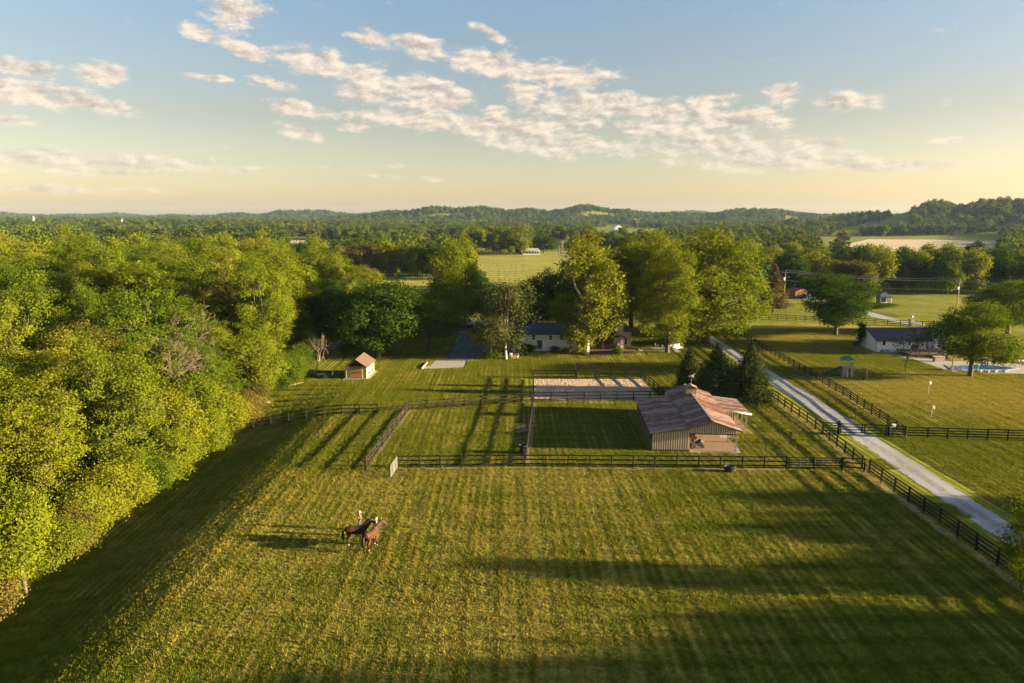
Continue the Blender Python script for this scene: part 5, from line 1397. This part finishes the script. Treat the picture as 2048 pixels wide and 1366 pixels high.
for k, (px, lb) in enumerate(((1856, 'dark garden chair on the deck, left of the chimney'), (1866, 'dark garden chair on the deck, against the chimney'))): garden_chair(lb, (atY(px, 700, WY - 2).x, WY - 2.2, dz_), .4 + k, 'black')
st = tag(MB().box(-.9, .9, -.4, .4, 0, .9).box(-.95, .95, -.45, .45, .901, .97).build('storage_box', M['wood_lt'], None, False, at(1877, 723)), 'tan storage box below the deck stairs', 'box')
ac2 = thing('air_conditioner', 'bluish air conditioning unit at the left gable of the white house', 'air conditioner', (WX - 1.1, WY + 6.2, 0)); MB().box(-.45, .45, -.4, .4, .06, .95).build('cabinet', M['blue_grey'], ac2); MB().lathe([(.001, .955), (.34, .955), (.36, .975)], n=14).build('fan_grille', M['dark'], ac2)
MB().box(-.5, .5, -.45, .45, 0, .059).build('base', M['concrete'], ac2)
POOL_FOOT = P([(1772, 707), (1838, 722), (1895, 744), (2052, 748), (2110, 742), (2010, 724), (1890, 722)])
sheet('pool_terrace', POOL_FOOT, M['concrete'], .03, 'pale concrete terrace and path around the swimming pool')
sheet('parking_area', P([(2005, 727), (2010, 712), (2150, 712), (2150, 738), (2075, 735)]), M['asphalt'], .012, 'dark parking area beyond the pool')
pool = thing('swimming_pool', 'blue swimming pool behind the broad round tree', 'swimming pool', at(1960, 735))
po = pool.location
WP = [at(*p) - po for p in ((1892, 731.5), (1968, 730), (2038, 737.5), (2010, 741), (1905, 740))]
w = MB(); w.v = [(p.x, p.y, .045) for p in WP][::-1]; w.f = [tuple(range(5))]; w.build('water', M['water'], pool)
for i in range(5): MB().bar((WP[i].x, WP[i].y, .07), (WP[(i + 1) % 5].x, WP[(i + 1) % 5].y, .07), .35, .09).build('coping', M['concrete'], pool)
rk = thing('rock_planter', 'low stone wall of tan rocks along the near pool edge', 'rockery', at(1985, 744.5))
for i in range(13):
    x = -2.6 + i * .42; MB().ball((x, rr.uniform(-.15, .2), .18), rr.uniform(.24, .36), 7, 5, 1.2, 1, .8).build('rock', M['wood_lt'] if i % 3 else M['concrete'], rk)
for bx, by, lb in ((1901, 741, 'dark lounge chair at the left end of the pool'), (1916, 740.5, 'black lounge chair between the feeder post and the tree by the pool'), (1945, 742, 'dark lounge chair right of the tree by the pool')): garden_chair(lb, at(bx, by), .3, 'black', .95)
tag(MB().box(-.11, .11, -.11, .11, 0, 2.3).box(-.2, .2, -.2, .2, 2.3, 2.42).build('terrace_post', M['wood_lt'], None, False, at(1904, 743.5)), 'pale wooden post at the left end of the pool', 'post')
um = thing('water_fountain', 'white water spout at the far side of the pool', 'fountain', at(1957, 731)); MB().lathe([(.3, .03), (.1, .2), (.05, .9), (.16, 1.05), (.001, 1.1)], n=10).build('spout', M['white'], um, True)
for i, px in enumerate((2030, 2037, 2044)): tag(MB().lathe([(.001, .0), (.16, .0), (.19, .25), (.12, .36), (.001, .38)], n=10).build('boundary_stone', M['white'], None, True, at(px, 723.5)), 'small white boundary stone edging the parking area', 'stone', 'white stones edging the parking area')

# playset
pl = thing('playset', 'wooden play tower with green canopy, slide and swing beam on the sunny lawn', 'playset', at(1692, 752), R(-8))
W_ = 1.55
for x in (-W_ / 2, W_ / 2):
    for y in (-W_ / 2, W_ / 2): MB().box(x - .05, x + .05, y - .05, y + .05, 0, 3.0).build('corner_post', M['wood_lt'], pl)
MB().box(-W_ / 2 - .06, W_ / 2 + .06, -W_ / 2 - .06, W_ / 2 + .06, 1.45, 1.55).build('platform', M['wood_lt'], pl)
MB().box(-W_ / 2 - .06, -W_ / 2 - .03, -W_ / 2, W_ / 2, 0.05, 1.44).build('climbing_wall', M['sand_pl'], pl)
MB().box(-W_ / 2, -.1, -W_ / 2 - .08, -W_ / 2 - .05, .05, 1.44).build('climbing_wall', M['sand_pl'], pl)
MB().box(.35, W_ / 2, -W_ / 2 - .08, -W_ / 2 - .05, .05, 1.44).build('climbing_wall', M['sand_pl'], pl)
MB().box(W_ / 2 + .055, W_ / 2 + .09, -W_ / 2, W_ / 2, 0.05, 1.44).build('climbing_wall', M['sand_pl'], pl)
for z in (1.75, 2.1): 
    MB().box(-W_ / 2, W_ / 2, -W_ / 2 - .07, -W_ / 2 - .045, z, z + .14).build('guard_rail', M['wood_lt'], pl); MB().box(W_ / 2 + .055, W_ / 2 + .08, -W_ / 2, W_ / 2, z, z + .14).build('guard_rail', M['wood_lt'], pl)
c = MB(); e = W_ / 2 + .22
c.v = [(-e, -e, 2.85), (e, -e, 2.85), (e, e, 2.85), (-e, e, 2.85), (-.25, 0, 3.5), (.25, 0, 3.5)]; c.f = [(0, 1, 5, 4), (1, 2, 5), (2, 3, 4, 5), (3, 0, 4), (3, 2, 1, 0)]
c.build('canopy', M['green_pl'], pl)
sl_ = MB(); pts = [(-.8, .1, 1.5), (-1.3, .1, 1.25), (-2.1, .1, .78), (-2.8, .1, .42), (-3.5, .1, .26), (-3.75, .1, .24)]
for i in range(5):
    a, b = Vector(pts[i]), Vector(pts[i + 1]); sl_.slab([(a.x, a.y - .28, a.z), (b.x, b.y - .28, b.z), (b.x, b.y + .28, b.z), (a.x, a.y + .28, a.z)], .05)
    for s in (-.3, .3): sl_.bar((a.x, a.y + s, a.z + .06), (b.x, b.y + s, b.z + .06), .05, .22)
sl_.build('slide', M['dgreen_pl'], pl)
tag(MB().box(-.16, .16, -.16, .16, 0, .22).build('stone_block', M['wood_lt'], None, False, at(1650.5, 746)), 'pale block at the foot of the play slide', 'block')
MB().bar((-.35, -W_ / 2 - .5, 2.0), (2.9, -W_ / 2 - .3, 2.0), .1, .14).build('swing_beam', M['wood_lt'], pl)
for x, y in ((-.3, -.5), (2.85, -.3)):
    for s in (-.55, .45): MB().tube([(x, -W_ / 2 + y, 2.0), (x + .06 * s, -W_ / 2 + y + s, 0)], .05, 6).build('beam_leg', M['wood_lt'], pl)
for x in (.75, 1.75):
    sg = MB().box(x - .25, x + .25, -W_ / 2 - .5, -W_ / 2 - .3, .48, .52).build('swing_seat', M['green_pl'], pl)
    for d in (-.22, .22): MB().tube([(x + d, -W_ / 2 - .4, .52), (x + d, -W_ / 2 - .4, 1.95)], .012, 4).build('rope', M['green_pl'], sg)
tag(MB().box(-.35, .35, -.28, .28, 0, .42).box(-.2, .3, -.2, .2, .421, .55).build('toy_box', M['black'], None, False, at(1731, 761)), 'low black box lying on the lawn right of the swing', 'box')
for (bx, by, ty, mt, lb, lean) in ((1857, 787, 761, 'white', 'white pole with a pale pennant on the sunny lawn', .0), (1862, 835, 810, 'red', 'slightly leaning white pole with a faded pink pennant', .12)):
    b = at(bx, by); h = atY(bx, ty, b.y).z
    f = thing('lawn_flag', lb, 'flag', b); MB().tube([(0, 0, 0), (lean, 0, h)], .032, 6).build('pole', M['white'], f)
    MB().slab([(lean + .02, 0, h - .02), (lean + .34, .05, h - .25), (lean + .34, .07, h - .30), (lean + .02, .02, h - .07)], .42).build('pennant', simple('pennant_' + mt, (.45, .45, .40) if mt == 'white' else (.50, .25, .22)), f)

# ------------------------------------------------------------------ background buildings and poles
gz = thing('garden_pavilion', 'small white pavilion with a blue-grey hip roof on the far lawn', 'pavilion', at(1766, 609))
for x in (-1.6, 1.6):
    for y in (-1.4, 1.4): MB().box(x - .1, x + .1, y - .1, y + .1, 0, 2.3).build('post', M['white'], gz)
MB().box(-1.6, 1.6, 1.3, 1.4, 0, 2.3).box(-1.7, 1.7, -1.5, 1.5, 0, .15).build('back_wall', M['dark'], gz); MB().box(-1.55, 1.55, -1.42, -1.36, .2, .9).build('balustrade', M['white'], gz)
c = MB(); c.v = [(-2.1, -1.9, 2.3), (2.1, -1.9, 2.3), (2.1, 1.9, 2.3), (-2.1, 1.9, 2.3), (-.5, 0, 3.7), (.5, 0, 3.7)]; c.f = [(0, 1, 5, 4), (1, 2, 5), (2, 3, 4, 5), (3, 0, 4), (3, 2, 1, 0)]; c.build('roof', M['blue_grey'], gz)
rb = thing('red_shed', 'small red-brown metal shed beside the far gravel drive', 'shed', at(1602, 597), R(8))
MB().box(-2.1, 2.1, 0, 4.5, 0, 2.3).build('wall', M['redbarn'], rb); MB().prism([(-2.3, 2.301), (2.3, 2.301), (0, 3.3)], -.2, 4.7).build('roof', M['redbarn'], rb); MB().box(-1.1, 1.1, -.05, -.01, 0, 2.0).build('door', M['wood'], rb)
def car(label, p, rot, mat='car'):
    c = thing('parked_car', label, 'car', p, rot)
    MB().prism([(-2.2, .35), (2.2, .35), (2.25, .75), (1.3, .92), (.7, 1.42), (-1.0, 1.45), (-1.7, .98), (-2.25, .9)], -.85, .85).build('body', M[mat], c)
    for s in (-.86, .86): MB().prism([(-1.4, .98), (1.05, .95), (.62, 1.34), (-.95, 1.37)], min(s, s * 1.01), max(s, s * 1.01)).build('side_window', M['glass'], c)
    for x in (-1.4, 1.4):
        for s in (-.8, .8): MB().tube([(x, s - .1, .33), (x, s + .1, .33)], .33, 12).build('wheel', M['tyre'], c)
    return c
car('silver car parked in front of the far red-brown shed', at(1615, 597), 1.3)
hg = tree_px('bush1', 1750, 613, 606, 90, 'low dark hedge in front of the far pavilion', 'hedge', 0, 'hedge')
pil = thing('gate_pillar', 'pale stone pillar with a white globe lamp behind the white house', 'pillar', at(1822, 652)); MB().box(-.45, .45, -.45, .45, 0, 1.6).build('shaft', M['tan_brick'], pil); MB().box(-.55, .55, -.55, .55, 1.601, 1.75).build('cap', M['concrete'], pil); MB().ball((0, 0, 2.25), .3, 12, 8).build('globe', M['white'], pil, True); MB().tube([(0, 0, 1.75), (0, 0, 2.0)], .06, 6).build('stem', M['black'], pil)
POLES = []
def upole(bx, by, ty, label, lamp=False):
    b = at(bx, by); h = atY(bx, ty, b.y).z
    o = thing('utility_pole', label, 'utility pole', b)
    MB().tube([(0, 0, -.2), (0, 0, h)], [.19, .12], 8).build('pole', M['pole'], o); MB().box(-1.1, 1.1, -.07, .07, h - .75, h - .6).build('crossarm', M['pole'], o)
    for x in (-1.0, 1.0, 0): MB().lathe([(.05, 0), (.07, .08), (.04, .2)], n=6).build('insulator', M['white'], o, False, (x, 0, h - .6 if x else h))
    MB().tube([(-.4, -.1, h - 3.0), (-.4, -.1, h - 2.1)], .24, 10).build('transformer', M['galv'], o)
    if lamp: MB().tube([(0, -.1, h - 2.2), (.7, -.5, h - 2.0)], .04, 6).build('lamp_arm', M['galv'], o); MB().box(.65, 1.0, -.65, -.4, h - 2.1, h - 1.95).build('lamp_head', M['white'], o)
    POLES.append((b, h)); return o
upole(1567, 604, 541, 'tall wooden utility pole with a lamp behind the bronze conifer', True)
upole(1914, 612, 559, 'wooden utility pole with transformer above the broad tree by the pool')
def cable(label, a, b, sag):
    a, b = Vector(a), Vector(b); n = 14
    pts = [a + (b - a) * (i / n) + Vector((0, 0, -4 * sag * (i / n) * (1 - i / n))) for i in range(n + 1)]
    return tag(MB().tube(pts, .05, 4).build('power_line', M['wire'], None), label, 'power line')
(b1, h1), (b2, h2) = POLES
b3 = at(2230, 640); b0 = at(1290, 598)
for (dx, dz, nm) in ((-1, -.4, 'left outer'), (1, -.4, 'right outer'), (0, .2, 'top')):
    o1, o2 = Vector((dx, 0, h1 + dz)), Vector((dx, 0, h2 + dz))
    cable(f'{nm} power line strung between the two utility poles', b1 + o1, b2 + o2, .8)
    cable(f'{nm} power line leaving the right utility pole towards the picture edge', b2 + o2, b3 + Vector((dx, 0, 9)), .8)
cable('low telephone cable between the two utility poles', b1 + Vector((0, 0, h1 - 3)), b2 + Vector((0, 0, h2 - 3)), .8)
cable('low telephone cable leaving the right utility pole', b2 + Vector((0, 0, h2 - 3)), b3 + Vector((0, 0, 6)), .8)

def march(px, py):
    d = Vector(pixdir(px, py)); t = 300.0
    while t < 6500:
        p = d * t; z = CH + p.z
        if z <= H1(p.x, p.y) + .5: return Vector((p.x, p.y, H1(p.x, p.y)))
        t += 6
    return Vector((d.x * t, d.y * t, 0))
def far_house(label, px, py, wpx, hpx, wall, roof, rot=0., porch=False, name='farmhouse', ratio=.6, nwin=4):
    b = march(px, py); D = math.hypot(b.x, b.y); w = wpx / F * D; h = hpx / F * D
    o = thing(name, label, 'house' if 'shed' not in label else 'shed', b, rot)
    wh = h * .62; dp = w * ratio
    MB().box(-w / 2, w / 2, 0, dp, -1, wh).build('wall', M[wall], o)
    MB().prism([(-w / 2 - .5, wh + .01), (w / 2 + .5, wh + .01), (0, h)] if ratio > 1 else [(-w / 2 - .5, wh + .01), (w / 2 + .5, wh + .01), (w / 2 * .8, h), (-w / 2 * .8, h)], -.5, dp + .5).build('roof', M[roof], o)
    for i in range(nwin):
        x = -w / 2 + w * (i + .5) / nwin; wn = MB().box(x - w * .05, x + w * .05, -.12, -.02, wh * .3, wh * .75).build('window', M['glass'], o)
    return o
fh = far_house('distant white farmhouse at the top of the hay meadow', 1062, 508, 34, 12, 'siding', 'galv', nwin=6)
fh2 = far_house('white steep-roofed wing behind the distant farmhouse', 1049, 502, 16, 26, 'siding', 'galv', ratio=1.4, nwin=2)
ms = far_house('far white columned mansion on a lawn below the hills', 1237, 466, 17, 16, 'white', 'white', ratio=1.2, nwin=3)
Dm = math.hypot(ms.location.x, ms.location.y); wm = 17 / F * Dm
for i in range(6): MB().tube([(-wm / 2 + wm * (i + .5) / 6, -2.5, 0), (-wm / 2 + wm * (i + .5) / 6, -2.5, 8.6)], .55, 8).build('column', M['white'], ms)
MB().box(-wm / 2, wm / 2, -3.2, -.6, 8.61, 9.4).build('portico', M['white'], ms)
for px, py, w, h, lb, wl in ((1187, 464, 8, 6, 'small far white house left of the mansion', 'white'), (1171, 456, 9, 8, 'far pale house among trees left of the mansion', 'siding'), (1222, 466, 7, 5, 'low white garage beside the far mansion', 'white'), (1058, 462, 10, 4, 'far tan-roofed building in the wooded plain', 'wood_lt'),
        (502, 444, 6, 5, 'tiny pink-roofed house on the left hill meadow', 'wood_lt'), (72, 463, 22, 9, 'pale long shed roof among the trees at far left', 'galv'), (15, 457, 9, 5, 'small white house at the far left edge', 'white'), (40, 440, 26, 4, 'far row of pale industrial sheds on the left horizon', 'white'), (100, 443, 28, 3, 'second far row of pale sheds near the mast', 'wood_lt'), (8, 444, 14, 4, 'pale far building at the left picture edge', 'white')):
    far_house(lb, px, py, w, h, wl, 'galv', name='far_building', nwin=3)
def pylon(px, py, ty, label):
    b = march(px, py); D = math.hypot(b.x, b.y); h = (py - ty) / F * D; w = h * .11
    o = thing('pylon', label, 'pylon', b)
    for sx in (-1, 1):
        for sy in (-1, 1): MB().tube([(sx * w, sy * w, 0), (sx * w * .15, sy * w * .15, h)], h * .012, 4).build('leg', M['galv'], o)
    for z in (.75, .88): MB().box(-w * 1.9, w * 1.9, -.3, .3, h * z, h * z + h * .02).build('crossarm', M['galv'], o)
    for i in range(5):
        z0, z1 = h * i / 6, h * (i + 1) / 6; k0, k1 = 1 - .85 * i / 6, 1 - .85 * (i + 1) / 6
        MB().tube([(-w * k0, -w * k0, z0), (w * k1, -w * k1, z1)], h * .008, 4).build('brace', M['galv'], o)
pylon(69, 452, 436, 'tall white mast rising from the plain at far left'); pylon(246, 460, 441, 'steel lattice pylon above the trees of the left plain'); pylon(783, 462, 450, 'small far lattice pylon below the central hills')
for i, (px, ty) in enumerate(((1118, 490), (1122, 483), (1125, 480))):
    b = at(px, 512); h = atY(px, ty, b.y).z; tag(MB().tube([(0, 0, 0), (0, 0, h)], [.4, .25], 6).build('farm_mast', M['pole'], None, False, b), ['short bare pole right of the distant farmhouse', 'middle bare pole right of the distant farmhouse', 'tallest bare pole right of the distant farmhouse'][i], 'pole')

# ------------------------------------------------------------------ horses and people
def coat(name, dark, mid, belly):
    m, t, b = new_mat(name)
    sep = t.n('ShaderNodeSeparateXYZ'); t.l(objco(t), sep.inputs[0]); z = sep.outputs[2]
    n = t.noise(objco(t), 3, 3)
    zz = t.math('ADD', z, t.math('MULTIPLY', n, .12))
    c = t.mix(t.ramp(zz, .92, 1.22), belly, mid)
    c = t.mix(t.ramp(zz, .42, .72), dark, c)
    c = t.mix(t.ramp(zz, .17, .20), (.42, .34, .26), c)
    c = t.mix(t.ramp(zz, .09, .12), (.05, .04, .03), c)
    t.l(c, b.inputs['Base Color']); b.inputs['Roughness'].default_value = .6; b.inputs['Specular IOR Level'].default_value = .15
    return m
M['hair_bk'] = simple('horse_hair', (.012, .009, .007), None, .6, 5, stretch=(5, 5, .5))
def horse(label, p, rot, mat, head_turn=0., head_up=0., step=0.):
    """x forward; one remeshed body"""
    mb = MB()
    # trunk: rump to chest
    mb.tube([(-.80, 0, 1.22), (-.70, 0, 1.27), (-.45, 0, 1.27), (-.1, 0, 1.18), (.25, 0, 1.17), (.55, 0, 1.20), (.74, 0, 1.22), (.84, 0, 1.20)],
            [(.14, .17), (.27, .30), (.32, .34), (.31, .345), (.30, .365), (.275, .36), (.22, .30), (.12, .16)], 14)
    ct, st_ = math.cos(head_turn), math.sin(head_turn)
    def hd(x, z, y=0): return (.60 + x * ct - y * st_, x * st_ + y * ct, z + head_up * max(0, x))
    mb.tube([(.50, 0, 1.28), hd(.14, 1.42), hd(.34, 1.60), hd(.50, 1.76), hd(.58, 1.84)], [(.19, .34), (.17, .32), (.14, .27), (.115, .21), (.095, .16)], 12)
    mb.tube([hd(.50, 1.86), hd(.64, 1.83), hd(.82, 1.68), hd(.98, 1.50), hd(1.05, 1.42)], [(.09, .12), (.125, .18), (.115, .15), (.09, .105), (.075, .085)], 10)
    for s in (-1, 1): mb.tube([hd(.54, 1.92, s * .065), hd(.54, 2.0, s * .08), hd(.55, 2.08, s * .075)], [.035, .04, .01], 6)
    for s in (-1, 1):
        k = step * s
        mb.tube([(.55, s * .17, 1.12), (.56 + k * .3, s * .16, .86), (.57 + k * .8, s * .145, .50), (.57 + k, s * .145, .20), (.60 + k, s * .145, .10), (.62 + k, s * .145, .0)], [(.14, .18), .10, .07, .052, .06, .07], 10)
        k = -step * s
        mb.tube([(-.58, s * .18, 1.15), (-.50 + k * .3, s * .18, .88), (-.66 + k * .8, s * .16, .55), (-.63 + k, s * .155, .24), (-.59 + k, s * .155, .10), (-.56 + k, s * .155, .0)], [(.17, .23), (.13, .18), (.075, .09), .055, .06, .07], 10)
    root = thing('horse', label, 'horse', p, rot)
    b = mb.build('body', mat, root, True)
    md = b.modifiers.new('skin', 'REMESH'); md.mode = 'VOXEL'; md.voxel_size = .028; md.use_smooth_shade = True
    sm = b.modifiers.new('smooth', 'SMOOTH'); sm.factor = .4; sm.iterations = 2
    MB().tube([(-.82, 0, 1.32), (-.96, .0, 1.22), (-1.02, 0, .9), (-1.0, 0, .55), (-.97, 0, .38)], [.05, .085, .11, .10, .03], 8).build('tail', M['hair_bk'], root, True)
    mn = MB()
    for i in range(9):
        t = i / 8; x, z = .06 + .46 * t, 1.58 + .36 * t
        a = hd(x - .06, z + .06); bpt = hd(x, z - .16, .10); mn.tube([a, hd(x - .01, z - .02, .085), bpt], [.05, .045, .015], 6)
    mn.build('mane', M['hair_bk'], root, True)
    return root
M['bay'] = coat('bay_coat', (.010, .006, .005), (.026, .011, .006), (.17, .055, .014))
M['chestnut'] = coat('chestnut_coat', (.016, .008, .005), (.046, .019, .010), (.15, .052, .015))
HP1, HP2 = at(712, 1088), at(742.5, 1096)
horse('dark bay horse standing side-on, head turned to the people', HP1, R(14), M['bay'], R(8), .12)
horse('brown horse with white socks seen from behind, nearest the camera', HP2, R(66), M['chestnut'], R(-28), .0, .07)
def person(label, p, rot, shirt, legs, hair, cap, arm):
    root = thing('person', label, 'person', p, rot)
    m, t, b = new_mat('clothes_' + shirt[0])
    sep = t.n('ShaderNodeSeparateXYZ'); t.l(objco(t), sep.inputs[0]); z = sep.outputs[2]
    c = t.mix(t.ramp(z, .88, .92), legs, shirt[1]); c = t.mix(t.ramp(z, 1.40, 1.43), c, (.46, .27, .18)); c = t.mix(t.ramp(z, .06, .1), (.03, .025, .02), c)
    t.l(c, b.inputs['Base Color']); b.inputs['Roughness'].default_value = .8
    mb = MB()
    mb.tube([(0, 0, .86), (0, 0, .98), (0, 0, 1.12), (0, 0, 1.32), (0, 0, 1.41)], [(.13, .10), (.155, .11), (.13, .10), (.18, .11), (.10, .07)], 12)
    mb.tube([(0, 0, 1.38), (.005, 0, 1.50)], [.055, .05], 8)
    mb.ball((.01, 0, 1.60), .105, 12, 9, 1.0, .85, 1.18); mb.ball((.115, 0, 1.585), .022, 6, 5)
    for s in (-1, 1):
        mb.ball((.0, s * .09, 1.59), .025, 6, 5, .6, .5, 1.2)
        mb.tube([(0, s * .085, .90), (.01, s * .095, .50), (0, s * .10, .10)], [(.09, .085), .065, .048], 9)
        mb.tube([(-.04, s * .10, .05), (.08, s * .105, .045), (.16, s * .11, .035)], [.05, .05, .035], 7)
        if s == arm:
            h = Vector((.42, s * .20, 1.18)); mb.tube([(0, s * .17, 1.35), (.08, s * .23, 1.12), h], [.055, .045, .035], 8)
        else:
            h = Vector((.06, s * .27, .84)); mb.tube([(0, s * .17, 1.35), (.0, s * .24, 1.08), h], [.055, .045, .035], 8)
        d = (h - Vector((.04, s * .235, 1.1))).normalized()
        mb.tube([h, h + d * .09], [(.035, .02), (.04, .018)], 7)
        for f in range(4): mb.tube([h + d * .08 + Vector((0, (f - 1.5) * .018, 0)), h + d * (.15 + .01 * (f in (1, 2))) + Vector((.01, (f - 1.5) * .02, -.01))], [.0095, .008], 5)
        mb.tube([h + d * .03 + Vector((.02, -s * .02, 0)), h + d * .09 + Vector((.05, -s * .035, 0))], [.010, .009], 5)
    bd = mb.build('body', m, root, True)
    md = bd.modifiers.new('skin', 'REMESH'); md.mode = 'VOXEL'; md.voxel_size = .013; md.use_smooth_shade = True
    hm = MB().ball((-.025, 0, 1.625), .118, 12, 8, 1.0, .92, 1.12).tube([(-.09, 0, 1.6), (-.12, 0, 1.45), (-.13, 0, 1.28)], [(.08, .05), (.085, .04), (.04, .02)], 8)
    hm.build('hair', hair, root, True)
    if cap:
        cpm = MB().lathe([(.118, 1.63), (.13, 1.67), (.11, 1.73), (.06, 1.765), (.001, 1.775)], n=14).tube([(.08, 0, 1.645), (.16, 0, 1.635), (.21, 0, 1.625)], [(.085, .012), (.075, .01), (.045, .008)], 10)
        cpm.build('cap', M['cap'], root, True)
    return root
M['cap'] = simple('white_cloth_cap', (.42, .40, .37), None, .9, 5, spec=.1)
M['hair_fair'] = simple('fair_hair', (.50, .36, .20), (.40, .27, .14), .6, 6)
M['hair_brown'] = simple('brown_hair', (.10, .055, .03), None, .6, 6)
PA, PB_ = atZ(718.5, 1022, 1.75), atZ(752, 1035, 1.75)
person('person in a white cap and brown top standing behind the dark bay horse', (PA.x, PA.y, 0), R(-20), ('brown', (.16, .085, .05)), (.04, .05, .08), M['hair_fair'], True, -1)
person('person in a white cap holding the head of the brown horse', (PB_.x, PB_.y, 0), R(-100), ('pale', (.26, .20, .15)), (.05, .05, .07), M['hair_brown'], True, 1)

lawn()
# ------------------------------------------------------------------ air
def haze():
    m = bpy.data.materials.new('haze'); m.use_nodes = True; t = NT(m.node_tree); t.t.nodes.clear()
    v = t.n('ShaderNodeVolumePrincipled'); v.inputs['Color'].default_value = (.50, .72, 1, 1); v.inputs['Density'].default_value = HAZE; v.inputs['Anisotropy'].default_value = .1
    o = t.n('ShaderNodeOutputMaterial'); t.l(v.outputs[0], o.inputs['Volume'])
    x = MB().box(-7200, 7200, -7200, 7200, -4.5, 135).build('haze', m); x['kind'] = 'stuff'; x['label'] = 'thin blue evening haze over the whole valley'
HAZE = 0.000032
if HAZE: haze()
